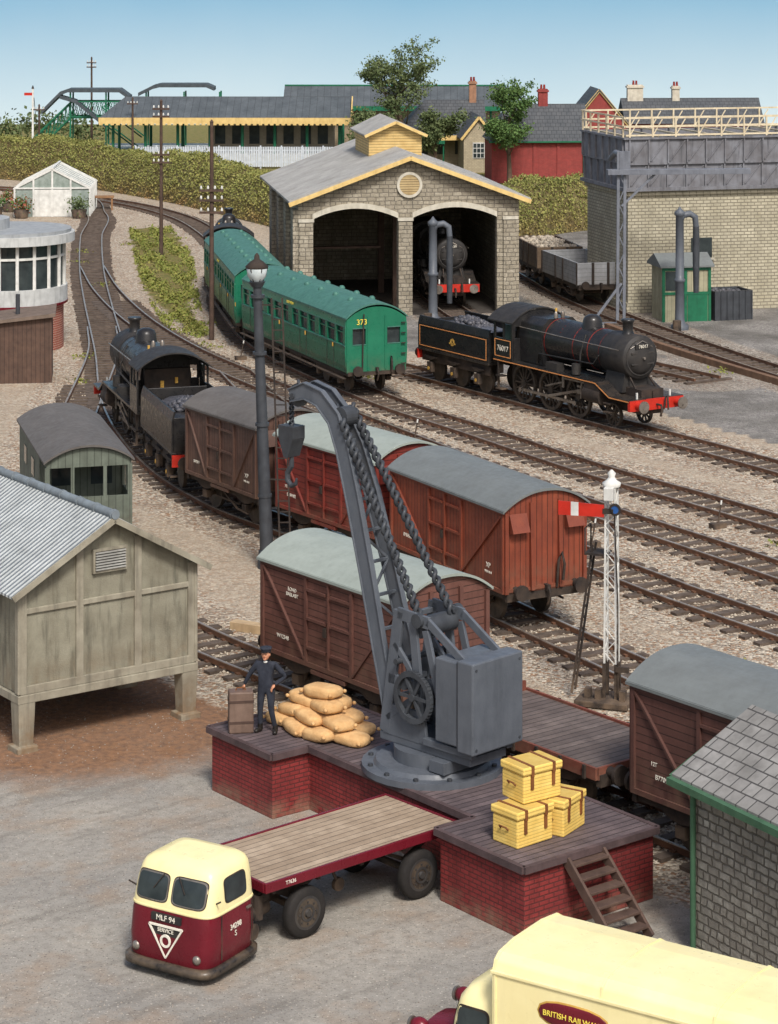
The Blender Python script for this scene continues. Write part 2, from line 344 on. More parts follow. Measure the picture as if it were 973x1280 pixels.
def neartracks(N):
    al=np.concatenate([c[(c[:,1]<98)] for c in RS]); wt=1/np.maximum(al[:,1],30)**2; wt/=wt.sum()
    idx=NR.choice(len(al),N,p=wt); p=al[idx]+NR.normal(0,1,(N,2))*.95
    return np.c_[p,np.full((N,1),.02)]
m_st=M('ballast_stone',(198,187,168),(114,102,90),ns=9,rough=.95,streak=0,bump=0)
stones('ballast',36000,m_st,neartracks,.025,.055)
def yardp(N):
    u=NR.uniform(-8,18,N); v=NR.uniform(-10,5,N); p=DF+u[:,None]*DU_+v[:,None]*DV; return np.c_[p,np.zeros(N)]
stones('gravel',7000,M('gravel_stone',(160,152,140),(92,84,76),ns=7,streak=0,bump=0),yardp,.008,.026)
# backscene sky
n=NT('sky_backscene')
f=n.rng(n.mth('ADD',n.z,n.mth('MULTIPLY',n.mth('SUBTRACT',n.noise(.03,4),.5),4)),0,15)
n.put(n.b.inputs['Base Color'],n.mix(f,lin((186,204,214)),lin((118,162,192)))); n.b.inputs['Roughness'].default_value=1; n.b.inputs['Specular IOR Level'].default_value=0
p=P(n.m); prof=[]
for i in range(41):
    t=-1+2*i/40; prof.append((170*t,262-60*max(0,abs(t)-.55)**2*5))
p.loft([[(x,y,-2),(x,y,42),(x,y+.5,42),(x,y+.5,-2)] for x,y in prof]); mkmesh('sky',p.v,p.f,p.sm,p.mat)
# ---------------------------------------------------------------- vegetation
def leafmesh(name,cent,size,mat,parent=None,up=.3):
    n_=len(cent); d1=NR.normal(0,1,(n_,3)); d1/=np.linalg.norm(d1,axis=1)[:,None]; r=NR.normal(0,1,(n_,3)); r[:,2]+=up
    d2=np.cross(d1,r); d2/=np.linalg.norm(d2,axis=1)[:,None]+1e-9; s=(size*NR.uniform(.5,1.2,n_))[:,None]
    q=np.stack([cent-d1*s,cent+d2*s*.7,cent+d1*s,cent-d2*s*.7],1).reshape(-1,3)
    return mkmesh(name,q.tolist(),(np.arange(n_*4).reshape(-1,4)).tolist(),None,mat,parent=parent)
def leafmat(name,c1,c2,c3,zb=None):
    n=NT(name); col=n.mix(n.rng(n.noise(.9,3),.35,.65),lin(c1),lin(c2)); col=n.mix(n.rng(n.noise(7,2),.45,.62,0,.7),col,lin(c3))
    if zb: col=n.mix(n.mth('MULTIPLY',n.rng(n.z,1.5,.1),n.rng(n.noise(.8,4),.3,.6),clamp=True),col,lin(zb))
    n.put(n.b.inputs['Base Color'],col); n.b.inputs['Roughness'].default_value=.8; n.b.inputs['Specular IOR Level'].default_value=.15; return n.m
m_leaf=leafmat('tree_leaves',(84,110,62),(58,86,48),(110,132,74))
m_leafd=leafmat('tree_leaves_dark',(88,102,66),(106,114,76),(64,80,50))
m_hedge=leafmat('hedge_leaves',(130,134,74),(106,114,62),(160,150,92),(146,118,80))
m_grassl=leafmat('grass_blades',(122,130,62),(98,110,52),(150,138,82))
m_bark=M('bark',(104,86,70),(76,62,50),rough=.9,bump=.6)
def tree(x,y,h,cw,seed,mat,nl=70,ls=.12):
    rr=random.Random(seed); o=O('tree',x,y,0); tips=[]
    def grow(p,d,l,r,lv):
        pts=[p]; rs=[r]; q=p
        for i in range(4):
            d=(d+Vector((rr.uniform(-1,1),rr.uniform(-1,1),rr.uniform(-.2,.5)))*.18).normalized(); q=q+d*l/4; pts.append(q); rs.append(r*(1-.14*(i+1)))
            if lv>=2: tips.append((q,.3+.1*rr.random()))
        o.p('trunk' if lv==0 else 'branches',m_bark).tube(pts,rs,6 if lv<2 else 4)
        if lv<3:
            k=(7,4,3)[lv]
            for j in range(k):
                a=2*pi*(j+rr.random()*.6)/k; el=rr.uniform(.25,1.0) if lv else rr.uniform(.35,1.2)
                nd=Vector((math.cos(a)*math.cos(el),math.sin(a)*math.cos(el),math.sin(el)))
                b=pts[-1 - j%3]
                grow(b,nd,l*(.62 if lv else .5)*rr.uniform(.75,1.1)*(cw if lv==0 else 1),rs[-1]*.62,lv+1)
        else: tips.append((q,.36))
    grow(Vector((0,0,-.1)),Vector((0,0,1)),h*.52,h*.024,0)
    mz=max(t[0].z for t in tips); sc_=(h)/(mz+.3)
    c=[]
    for t,r in tips:
        k=int(nl*max(0,rr.uniform(-.1,1.1))*.5)
        if k: c.append(np.array(t)[None]+NR.normal(0,r*.7,(k,3))*np.array((1,1,.6)))
    c=np.concatenate(c); e=o.done(); leafmesh('leaves',c,ls,mat,e); e.scale=(sc_,sc_,sc_)
tree(1.5,201,11.2,1.05,3,m_leafd,64,.11)
tree(9.4,187,8.6,.85,11,m_leaf,60,.11)
tree(3.7,196,5.8,.95,19,m_leafd,40,.12); tree(-1.9,197,5.6,.95,23,m_leafd,34,.12)
# hedge bank
hc=resample(HP,1.2); o=O('hedge'); tn=np.gradient(hc,axis=0); tn/=np.linalg.norm(tn,axis=1)[:,None]; hn=np.c_[-tn[:,1],tn[:,0]]
hn=np.where(hn[:,1:2]>0,hn,-hn)
def hz(s): return 3.2+.25*math.sin(s*.35)+.15*math.sin(s*1.3)
secs=[]
for i,(a,b) in enumerate(zip(hc,hn)):
    H=hz(i); secs.append([(a[0]+b[0]*u,a[1]+b[1]*u,z*H) for u,z in ((-1.9,-.02),(-1.5,.45),(-.6,.9),(.4,.95),(2.0,.7),(3.5,-.02))])
o.p('bank',M('hedge_bank',(106,98,60),(86,72,48),ns=1.5,bump=.6,streak=0)).loft(secs,caps=False)
e=o.done(); N=100000; idx=NR.integers(0,len(hc),N); prof=np.array([(-1.95,0),(-1.55,.47),(-.7,.92),(.5,1.0),(2.0,.75)])
k=NR.uniform(0,4,N)**.9; k=np.clip(k,0,3.99); ki=k.astype(int); kf=(k-ki)[:,None]; pr=prof[ki]*(1-kf)+prof[np.minimum(ki+1,4)]*kf
pos=hc[idx]+tn[idx]*NR.uniform(-.6,.6,(N,1))+hn[idx]*pr[:,0:1]; H=np.array([hz(i) for i in range(len(hc))])[idx]
lump=.2*np.sin(pos[:,0]*2.1)*np.sin(pos[:,1]*1.7+pos[:,0])
cc=np.c_[pos,pr[:,1]*H+lump*.5]+NR.normal(0,.08,(N,3)); leafmesh('foliage',cc,.085,m_hedge,e)
# shrubs beyond the line at the far left
q=np.concatenate([np.c_[NR.normal(x,1.5,500),NR.normal(y,.8,500),np.abs(NR.normal(z,.6,500))] for x,y,z in ((-46,235,1.2),(-42,236,1.6),(-38,236,1.1),(-34.5,237,1.7),(-50,236,1.8),(-55,236,1.4),(-31,238,1.0),(-60,235,1.5))])
leafmesh('shrubbery',q,.22,m_leafd)
bb=np.array(ISL); gp=np.c_[NR.uniform(-17,-7.5,70000),NR.uniform(108,157,70000)]; gp=gp[inpoly(ISL,gp)]
gz=np.sin(gp[:,0]*1.9)*np.sin(gp[:,1]*.8)+.7*np.sin(gp[:,0]*4.1+gp[:,1]*.9)+NR.normal(0,.5,len(gp)); gp=gp[gz>0]
wd=np.concatenate([np.c_[NR.normal(x,.3,50),NR.normal(y,.35,50)] for x,y in ((-17.6,138),(-18.4,143),(-15.2,128),(4.0,79),(11.5,70),(-13.2,104),(-1,99),(14,100.5),(6.2,102),(-6.8,62.5),(8.4,57.5),(9.3,55.9),(-12.6,98),(-8.6,114),(-7.9,107),(-16,147),(-13.4,150))])
gp=np.r_[gp,wd]
leafmesh('grass',np.c_[gp,np.abs(NR.normal(.05,.07,len(gp)))],.08,m_grassl,up=1.5)
# ---------------------------------------------------------------- rolling stock helpers
def bwheel(p,x,y,z,r,w_=.12): p.cyl((x,y-w_/2,z),(x,y+w_/2,z),r,n=20)
def buffers(o,x,sg,zc=1.02):
    for y in(-.88,.88):
        p=o.p('buffers',m_frame); p.cyl((x,y,zc),(x+sg*.28,y,zc),.11,.08,n=10); p.cyl((x+sg*.28,y,zc),(x+sg*.36,y,zc),.2,.2,n=14)
    o.p('couplings',m_frame).tube([(x,0,zc),(x+sg*.2,0,zc),(x+sg*.26,0,zc-.12),(x+sg*.2,0,zc-.3),(x+sg*.12,0,zc-.42)],.035,5)
    o.p('couplings',m_frame).cb(x+sg*.1,0,zc-.08,.2,.1,.16)
def underframe(o,L,wb,hw=1.15):
    f=o.p('underframe',m_frame)
    for s in(-1,1):
        f.box(-L/2,L/2,s*(hw-.1)-.05,s*(hw-.1)+.05,.78,.97)
        for x in(-wb/2,wb/2):
            f.py([(x-.32,.8),(x-.1,.4),(x+.1,.4),(x+.32,.8)],s*.9-.03,s*.9+.03)
            f.box(x-.13,x+.13,s*1.0-.09,s*1.0+.09,.36,.6)
            f.py([(x-.5,.76),(x-.25,.66),(x,.62),(x+.25,.66),(x+.5,.76),(x+.5,.8),(x-.5,.8)],s*1.02-.06,s*1.02+.06)
        f.beam((-wb/2+.5,s*.95,.5),(wb/2-.5,s*.95,.5),.05,.06)
        f.beam((0,s*1.08,.75),(wb*.36,s*1.12,.42),.04,.06); f.beam((wb*.36,s*1.12,.42),(wb*.62,s*1.12,.38),.04,.05)
        for x in(-wb/2,wb/2): bwheel(o.p('wheels',m_wheel),x,s*.66,.47,.47)
    for x in(-wb/2,wb/2): f.cyl((x,-.9,.47),(x,.9,.47),.07,n=8)
    f.cyl((-.5,0,.62),(.3,0,.62),.2,n=10)
    for s in(-1,1):
        f.box(s*L/2-.06,s*L/2+.06,-hw,hw,.76,1.0); buffers(o,s*L/2,s)
def goods_van(a,b,c1,c2,roof,pat='xy',pitch=.18,txt='',hood=True,brace=True,load=False):
    o=veh('goods_van',a,b); L=o.L; hw=1.2
    mb=M('van_body',c1,c2,pat=pat,pitch=pitch,gap=.14,pd=.65,rough=.6,ns=1.2,dust=(112,88,70),dz=1.9,streak=.4,pv=.25,bump=.4,dist=.02)
    ms=M('van_framing',tuple(int(x*.86) for x in c1),c2,rough=.6,dust=(112,88,70),dz=1.8)
    ap=arcprof(hw,3.05,3.44,12); o.p('body',mb).px([(-hw,.98)]+ap+[(hw,.98)],-L/2,L/2)
    rp_=o.p('roof',roof); roofshell(rp_,hw+.07,3.07,3.52,-L/2-.1,L/2+.1)
    for s in(-1,1): rp_.box(-L/2-.1,L/2+.1,s*(hw+.075)-.02,s*(hw+.075)+.02,3.0,3.06)
    f=o.p('framing',ms)
    for s in(-1,1):
        y=s*(hw+.025)
        f.box(-L/2,L/2,y-.03,y+.03,.96,1.06); f.box(-L/2,L/2,y-.02,y+.02,2.93,2.99)
        for x in(-L/2+.05,-.85,.85,L/2-.05): f.box(x-.045,x+.045,y-.03,y+.03,1.06,2.93)
        if brace:
            for q in(-1,1): f.beam((q*.9,y,1.1),(q*(L/2-.1),y,2.9),.05,.07,up=(0,1,0))
        f.box(-.02,.02,y-.035,y+.035,1.06,2.93)
        for z in(1.35,2.0,2.65): f.box(-.8,-.1,y-.035,y+.035,z,z+.06); f.box(.1,.8,y-.035,y+.035,z,z+.06)
        o.p('handles',m_frame).box(-.16,-.06,y-.05,y+.05,1.75,1.95)
        f.box(-L*.12,L*.12,y-.04,y+.06,.84,.93)
    for s in(-1,1):
        x=s*(L/2+.03)
        for y in(-hw+.04,hw-.04): f.box(x-.04,x+.04,y-.05,y+.05,.96,2.99)
        for y in(-.42,.42): f.loft([[(x-.03,y-.05,1),(x+s*.1,y-.05,1),(x+s*.1,y+.05,1),(x-.03,y+.05,1)],[(x-.03,y-.05,3.2),(x+s*.03,y-.05,3.2),(x+s*.03,y+.05,3.2),(x-.03,y+.05,3.2)]])
        f.box(x-.03,x+.03,-hw,hw,.96,1.08)
        if hood:
            for y in(-.82,.82): f.loft([[(x,y+k,2.95),(x+s*.2,y+k,2.5),(x,y+k,2.45)] for k in(-.25,.25)])
        o.p('hoses',m_frame).tube([(x+s*.05,.3,1.0),(x+s*.14,.3,1.7),(x+s*.2,.36,1.9),(x+s*.26,.4,1.6),(x+s*.22,.38,1.2)],.035,6)
    underframe(o,L,L*.56)
    if txt:
        o.text(txt,(-L*.33,-hw-.05,1.42),.13,(90,0,0))
        if pat!='z': o.text('XP',(L*.38,-hw-.05,1.55),.18,(90,0,0)); o.text('WB 10-0',(L*.38,-hw-.05,1.38),.09,(90,0,0))
        elif load: o.text('LOAD\nBALLAST',(-L*.26,-hw-.05,2.5),.12,(90,0,0))
        else: o.text('12T',(-L*.38,-hw-.05,1.65),.11,(90,0,0)); o.text('XP',(L*.38,-hw-.05,1.5),.14,(90,0,0))
    o.done()
goods_van((1.12,66),(3.95,60.75),(144,72,48),(108,52,38),m_roofd,'xy',.16,'B755583')
goods_van((-2.3,70.85),(.6,66.75),(134,54,44),(102,42,36),m_roofg,'z',.17,'B784102')
goods_van((-5.3,75.5),(-2.9,71.7),(110,82,70),(80,60,52),m_roofb,'xy',.16,'S47311')
goods_van(dk(14.2,5.6),dk(9.0,5.6),(120,82,72),(88,58,50),m_roofg,'z',.15,'W12348',hood=False,load=True)
goods_van(dk(1.9,5.6),dk(-3.4,5.6),(104,70,62),(76,52,46),m_roofd,'z',.15,'B770914',hood=False)
# flat wagon
o=veh('flat_wagon',dk(7.7,5.6),dk(2.9,5.6)); L=o.L
o.p('deck',M('wagon_deck',(118,106,100),(82,72,68),pat='x',pitch=.2,gap=.14,pd=.7,pv=.4,dist=.02)).box(-L/2,L/2,-1.18,1.18,1.0,1.09)
s_=o.p('side_rails',M('wagon_side',(120,62,48),(92,50,40),dust=DU,dz=1.3))
for q in(-1,1):
    s_.box(-L/2,L/2,q*1.2-.03,q*1.2+.03,.9,1.14)
    for i in range(7): o.p('stanchions',m_frame).cb(-L/2+.3+i*(L-.6)/6,q*1.25,.88,.07,.05,.26)
s_.box(L/2-.03,L/2+.03,-1.17,1.17,.9,1.14); s_.box(-L/2-.03,-L/2+.03,-1.17,1.17,.9,1.3)
underframe(o,L,L*.55); o.done()
# brake van
o=veh('brake_van',(-10.0,72.7),(-8.3,66.4)); L=o.L; mb=M('brake_van_grey',(108,116,104),(82,88,78),pat='xy',pitch=.2,gap=.12,rough=.7,dust=(110,95,75),dz=1.8)
b=o.p('body',mb); ap=arcprof(1.18,3.05,3.4)
b.px([(-1.18,1)]+ap+[(1.18,1)],-L/2,L/2-1.4)
b.px([(-1.18,2.88)]+ap+[(1.18,2.88)],L/2-1.4,L/2)
for s in(-1,1):
    b.box(L/2-1.4,L/2,s*1.18-.03,s*1.18+.03,1.0,2.05)
    for x in(L/2-1.35,L/2-.7,L/2-.05): b.box(x-.05,x+.05,s*1.17-.04,s*1.17+.04,2.05,2.9)
b.box(L/2-.06,L/2,-1.15,1.15,1.0,2.05)
for y in(-1.13,-.45,.45,1.13): b.box(L/2-.06,L/2+.01,y-.05,y+.05,1.0,2.9)
b.box(L/2-1.4,L/2-.06,-1.15,1.15,1.0,1.05)
for s in(-1,1):
    for x in(-1.6,.2): o.p('windows',m_glass).box(x-.3,x+.3,s*1.19-.01,s*1.19+.01,2.1,2.6)
for y in(-.55,.55): o.p('windows',m_glass).box(L/2-1.41,L/2-1.385,y-.3,y+.3,2.1,2.7)
roofshell(o.p('roof',m_roofb),1.26,3.07,3.5,-L/2-.1,L/2+.12); underframe(o,L,L*.5)
for s in(-1,1): o.p('steps',m_frame).box(-L/2,L/2,s*1.22-.1,s*1.22+.1,.42,.46)
o.done()
def open_wagon(a,b,c1,load):
    o=veh('open_wagon',a,b); L=o.L; m=M('open_wagon_body',c1,None,pat='z',pitch=.2,rough=.7,dust=DU,dz=1.4)
    q=o.p('body',m)
    for s in(-1,1):
        q.box(-L/2,L/2,s*1.15-.05,s*1.15+.05,1.0,2.1); q.box(s*(L/2-.05)-.05,s*(L/2-.05)+.05,-1.1,1.1,1.0,2.1)
        for x in(-L/2+.05,-.6,.6,L/2-.05): o.p('framing',m_frame).box(x-.04,x+.04,s*1.22-.03,s*1.22+.03,.95,2.1)
        for y in(-.4,.4): o.p('framing',m_frame).box(s*L/2-.04,s*L/2+.06,y-.06,y+.06,.9,2.1)
    q.box(-L/2,L/2,-1.1,1.1,.98,1.04)
    if load:
        for i in range(170): o.p('load',m_st).ell((R.uniform(-L/2+.2,L/2-.2),R.uniform(-.95,.95),R.uniform(1.75,2.05)),.2,.17,.14,6,4,jit=.2)
    underframe(o,L,L*.55); o.done()
open_wagon((9.1,124.8),(10.5,119.2),(160,162,164),False)
open_wagon((8.0,131.4),(8.95,125.9),(112,94,76),True)
def coach(a,b,name='railway_coach'):
    o=veh(name,a,b); L=o.L; hw=1.3
    o.p('interior',m_glass).box(-L/2+.06,L/2-.06,-1.22,1.22,1.0,3.0)
    s_=o.p('body_panels',m_green,.015)
    pf=lambda s:[(s*1.2,.92),(s*1.28,1.2),(s*1.31,1.7),(s*1.3,2.02),(s*1.23,2.02),(s*1.23,.92)]
    nwin=int(L/1.05); w0=L/nwin
    for s in(-1,1):
        s_.px(pf(s),-L/2,L/2); s_.px([(s*1.3,2.68),(s*1.26,3.05),(s*1.15,3.05),(s*1.22,2.68)],-L/2,L/2)
        for i in range(nwin+1):
            x=-L/2+i*w0; wd=.12 if i%3 else .26
            s_.box(max(-L/2,x-wd),min(L/2,x+wd),s*1.26-.045,s*1.26+.045,2.02,2.68)
            if i%3==1:
                o.p('door_lines',m_frame).box(x+.14,x+.155,s*1.315-.01,s*1.315+.004,1.0,2.02); o.p('door_lines',m_frame).box(x+w0-.16,x+w0-.145,s*1.315-.01,s*1.315+.004,1.0,2.02)
                o.p('handles',m_gold).cb(x+w0-.24,s*1.33,1.8,.05,.05,.16)
            if i<nwin: o.p('window_bars',m_green).box(x+wd,x+w0-.14,s*1.27-.02,s*1.27+.02,2.46,2.5)
        o.p('mouldings',m_greend).box(-L/2,L/2,s*1.315-.012,s*1.315+.012,1.96,2.0); o.p('mouldings',m_greend).box(-L/2,L/2,s*1.3-.012,s*1.3+.018,2.7,2.73)
    for s in(-1,1):
        x=s*L/2; k=o.p('end_panels',m_green)
        k.box(x-.06,x+.03,-1.24,1.24,.92,2.0); ap=arcprof(1.24,3.0,3.46); k.px([(-1.24,2.66)]+ap+[(1.24,2.66)],x-.06,x+.03)
        for y0,y1 in((-1.24,-1.0),(-.45,-.3),(.3,.45),(1.0,1.24)): k.box(x-.06,x+.03,y0,y1,2.0,2.66)
        k.box(x-.06,x+.028,-.31,.31,2.0,2.66)
        for y in(-.37,.37): k.box(x,x+s*.06,y-.025,y+.025,1,3.1)
        for y0,y1 in((-1.0,-.45),(.45,1.0)):
            for z in(2.0,2.64): o.p('window_trim',m_greend).box(x+s*.03,x+s*.045,y0,y1,z-.015,z+.02)
        for z in(1.2,1.6,2.0,2.4,2.8): o.p('end_steps',m_frame).beam((x+s*.1,1.02,z),(x+s*.1,1.2,z),.06,.03)
        o.p('end_pipes',m_frame).tube([(x+s*.06,-.6,.95),(x+s*.1,-.6,1.9),(x+s*.1,-.55,3.2)],.03,6)
        o.p('end_pipes',m_frame).tube([(x+s*.06,.6,.95),(x+s*.1,.6,1.5),(x+s*.18,.6,1.3),(x+s*.18,.6,.9)],.04,6)
        buffers(o,x,s)
        o.p('underframe',m_frame).box(x-.1,x+.05,-1.2,1.2,.8,.95)
        bx=s*(L/2-2.5)
        for dx in(-1.2,1.2):
            for y in(-.66,.66): bwheel(o.p('wheels',m_wheel),bx+dx,y,.46,.46)
            for y in(-1,1): o.p('bogies',m_frame).cb(bx+dx,y,.34,.24,.2,.24)
        for y in(-.95,.95): o.p('bogies',m_frame).py([(bx-1.7,.55),(bx-1.5,.72),(bx+1.5,.72),(bx+1.7,.55),(bx+.5,.42),(bx-.5,.42)],y-.05,y+.05)
    roofshell(o.p('roof',m_greend),1.3,3.06,3.6,-L/2-.06,L/2+.08)
    for i in range(int(L/1.7)):
        for y in(-.45,.45): o.p('roof_vents',m_greend).lathe([(.13,0),(.13,.08),(.07,.15),(.01,.16)],(-L/2+1+i*1.7,y,3.5),10)
    u=o.p('underframe',m_frame)
    for s in(-1,1):
        u.box(-L/2,L/2,s*1.1-.05,s*1.1+.05,.78,.94); u.beam((-L/2+4.2,s*.9,.8),(-1.5,s*.9,.4),.05,.05); u.beam((L/2-4.2,s*.9,.8),(1.5,s*.9,.4),.05,.05); u.beam((-1.5,s*.9,.4),(1.5,s*.9,.4),.05,.05)
        u.box(-L/2,L/2,s*1.32-.1,s*1.32+.05,.7,.73)
    u.box(-1.2,.2,-.9,-.4,.45,.8)
    o.text('373',(L/2+.05,-.62,2.88),.3,(90,0,90),m_yell); o.text('SOUTHERN',(0,-1.32,2.86),.16,(90,0,0),m_yell)
    o.done()
coach((-5.25,105.8),(-.5,93.9)); coach((-8.0,120.8),(-5.6,106.9))
# locomotives
def spoked(p,x,y,z,r,ns=14,w_=.12):
    p.ring((x,y,z),r*.84,r,w_,26); p.cyl((x,y-w_*.6,z),(x,y+w_*.6,z),r*.2,n=12)
    for i in range(ns):
        t=2*pi*i/ns; p.beam((x+math.cos(t)*r*.15,y,z+math.sin(t)*r*.15),(x+math.cos(t)*r*.86,y,z+math.sin(t)*r*.86),.05,.05,up=(0,1,0))
def steam_loco(a,b,num='',lined=True,tender=True,name='steam_locomotive',defl=False):
    o=veh(name,a,b); off=-o.L/2+(5.5 if tender else 0)
    X=lambda x:x+off
    f=o.p('frames',m_frame); f.box(X(.2),X(8.3),-.5,.5,.62,1.5)
    rp=o.p('running_plate',m_black)
    prof=[(0,1.62),(6.5,1.62),(7.35,1.22),(8.5,1.22),(8.5,1.15),(7.32,1.14),(6.46,1.54),(0,1.54)]
    for s in(-1,1): rp.py([(X(x),z) for x,z in prof],s*.45,s*1.25)
    if lined:
        for s in(-1,1):
            for i in range(3):
                p0,p1=prof[i],prof[i+1]; o.p('lining',m_orange).beam((X(p0[0]),s*1.258,p0[1]-.05),(X(p1[0]),s*1.258,p1[1]-.05),.012,.035,up=(0,0,1))
    bo=o.p('boiler',m_black); zc=2.55
    bo.lathe([(.83,X(2.3)),(.82,X(3.6)),(.76,X(6.1))],(0,0,zc),28,'x'); o.p('smokebox',m_smoke).lathe([(.78,X(6.1)),(.8,X(6.12)),(.8,X(7.55)),(.76,X(7.6)),(.62,X(7.61)),(.6,X(7.66)),(.4,X(7.74)),(.05,X(7.78))],(0,0,zc),28,'x')
    for x in(2.75,3.6,4.5,5.4,6.08): o.p('boiler_bands',m_redline if lined else m_smoke).ring((X(x),0,zc),.6,.84-.018*(x-2.3),.035,32,'x')
    o.p('smokebox_saddle',m_smoke).px([(-.7,1.3),(-.5,2.2),(.5,2.2),(.7,1.3)],X(6.3),X(7.4))
    hg=o.p('smokebox_fittings',m_hub); hg.box(X(7.6),X(7.75),-.5,.5,zc+.16,zc+.21); hg.box(X(7.6),X(7.75),-.5,.5,zc-.24,zc-.19); hg.ring((X(7.6),0,zc),.6,.66,.06,26,'x'); o.p('dart',m_rod).cyl((X(7.76),0,zc),(X(7.86),0,zc),.05,n=8); o.p('dart',m_rod).tube([(X(7.66),-.5,zc+.36),(X(7.72),0,zc+.62),(X(7.66),.5,zc+.36)],.018,5)
    bo.lathe([(.3,3.2),(.24,3.32),(.19,3.42),(.19,3.72),(.25,3.78),(.25,3.85),(.2,3.86)],(X(6.85),0,0),18)
    bo.lathe([(.42,3.2),(.38,3.32),(.36,3.55),(.3,3.68),(.16,3.75),(.01,3.77)],(X(4.7),0,0),18)
    for y in(-.16,.16): o.p('safety_valves',m_rod).lathe([(.08,3.35),(.08,3.55),(.04,3.62)],(X(2.6),y,0),8)
    o.p('whistle',m_gold).lathe([(.04,3.3),(.05,3.6)],(X(1.7),.5,0),8)
    fb=[(-.86,1.62),(-.9,2.6),(-.82,3.15),(-.55,3.38),(.55,3.38),(.82,3.15),(.9,2.6),(.86,1.62)]; o.p('firebox',m_black,.04).px(fb,X(1.2),X(2.7))
    for s in(-1,1): o.p('handrails',m_rod).tube([(X(1.3),s*.93,2.95),(X(4),s*.9,2.9),(X(7.4),s*.86,2.85)],.022,5)
    c=o.p('cab',m_black,.01)
    for s in(-1,1):
        c.box(X(0),X(1.25),s*1.22-.03,s*1.22+.03,1.6,2.45); c.box(X(0),X(.12),s*1.22-.03,s*1.22+.03,2.45,3.05); c.box(X(.6),X(.68),s*1.22-.03,s*1.22+.03,2.45,3.05); c.box(X(1.12),X(1.25),s*1.22-.03,s*1.22+.03,2.45,3.05); c.box(X(0),X(1.25),s*1.22-.03,s*1.22+.03,3.05,3.12)
        o.p('cab_glass',m_glass).box(X(.68),X(1.12),s*1.2-.01,s*1.2+.01,2.45,3.0)
        if lined:
            for z in(1.72,2.36): o.p('lining',m_orange).box(X(.08),X(1.15),s*1.258-.006,s*1.258+.006,z,z+.03)
            for x in(.08,1.12): o.p('lining',m_orange).box(X(x),X(x+.03),s*1.258-.006,s*1.258+.006,1.72,2.36)
    ap=arcprof(1.22,3.08,3.55); c.px([(-1.22,2.95)]+ap+[(1.22,2.95)],X(1.2),X(1.26)); c.box(X(1.2),X(1.26),-1.18,1.18,1.6,2.5)
    for y in(-.8,.8): c.box(X(1.2),X(1.26),y-.42,y-.3,2.5,2.95)
    roofshell(o.p('cab_roof',m_smoke),1.3,3.1,3.64,X(-.35),X(1.32),.05)
    o.p('cab_backhead',m_frame).box(X(.9),X(1.15),-.8,.8,1.6,2.9); o.p('backhead_fittings',m_gold).cb(X(.86),.2,2.2,.06,.12,.3); o.p('backhead_fittings',m_gold).cb(X(.86),-.3,2.4,.06,.1,.2)
    wm=o.p('driving_wheels',m_wheel)
    for s in(-1,1):
        for x in(1.3,3.05,4.8): spoked(wm,X(x),s*.68,.76,.76)
        spoked(wm,X(6.95),s*.68,.44,.44,10)
        f.cyl((X(5.75),s*.98,1.12),(X(6.75),s*.98,1.08),.32,n=18); f.box(X(5.8),X(6.7),s*.98-.25,s*.98+.25,1.05,1.6)
        m=o.p('motion',m_rod); y=s*.84
        m.beam((X(1.3),y,.55),(X(4.8),y,.55),.05,.1,(0,0,1)); m.beam((X(3.05),s*.92,.55),(X(5.2),s*.92,1.08),.05,.1); m.beam((X(5.0),s*.92,1.22),(X(5.8),s*.92,1.2),.05,.07); m.beam((X(5.0),s*.92,.98),(X(5.8),s*.92,.98),.05,.07)
        m.beam((X(3.05),s*.98,.95),(X(4.2),s*.98,1.25),.04,.06); m.beam((X(4.2),s*.98,1.05),(X(4.2),s*.98,1.5),.05,.12); m.beam((X(4.2),s*.98,1.4),(X(5.6),s*.98,1.42),.04,.06); m.beam((X(5.3),s*.98,.8),(X(5.35),s*.98,1.45),.04,.06)
        for x in(1.3,3.05,4.8): m.cyl((X(x),y-.05,.55),(X(x),y+s*.1+.02,.55),.09,n=10)
        for i in range(2):
            f.cb(X(.4),s*1.15,.45+i*.5,.4,.3,.04); f.cb(X(7.2),s*1.12,.6+i*.32,.35,.3,.04)
        f.box(X(.25),X(.3),s*1.2-.04,s*1.2+.04,.45,1.6)
        m2=o.p('pipework',m_smoke); m2.tube([(X(2.4),s*.9,1.7),(X(2.6),s*.95,2.1),(X(5.9),s*.86,2.15),(X(6.2),s*.84,2.5)],.035,5); m2.tube([(X(5),s*.8,1.7),(X(5.1),s*.86,2.4),(X(5.1),s*.6,3.1)],.04,5)
        m2.cb(X(3.7),s*1.0,1.62,.7,.35,.3); m2.cyl((X(5.0),s*.98,1.66),(X(5.0),s*.98,2.05),.17,n=10)
        f.beam((X(7.35),s*.4,2.0),(X(8.2),s*.5,1.22),.05,.06)
    b_=o.p('buffer_beam',m_red); b_.box(X(8.42),X(8.55),-1.22,1.22,.82,1.2)
    for y in(-.88,.88): o.p('buffer_shanks',m_red).cyl((X(8.55),y,1.02),(X(8.78),y,1.02),.13,.1,n=12); o.p('buffers',m_frame).cyl((X(8.78),y,1.02),(X(8.92),y,1.02),.07,.07,n=8); o.p('buffer_heads',m_rod).cyl((X(8.92),y,1.02),(X(8.96),y,1.02),.22,.22,n=16)
    o.p('couplings',m_frame).tube([(X(8.55),0,1.0),(X(8.8),0,1.0),(X(8.85),0,.85),(X(8.78),0,.6)],.045,6); o.p('couplings',m_frame).tube([(X(8.58),.3,.8),(X(8.68),.3,1.25),(X(8.74),.34,1.3),(X(8.76),.36,.8)],.035,6)
    for y in(-.75,0,.75): o.p('lamps' if y else 'lamp_iron',m_white if y else m_frame).cb(X(8.35),y,1.22,.05,.06,.22)
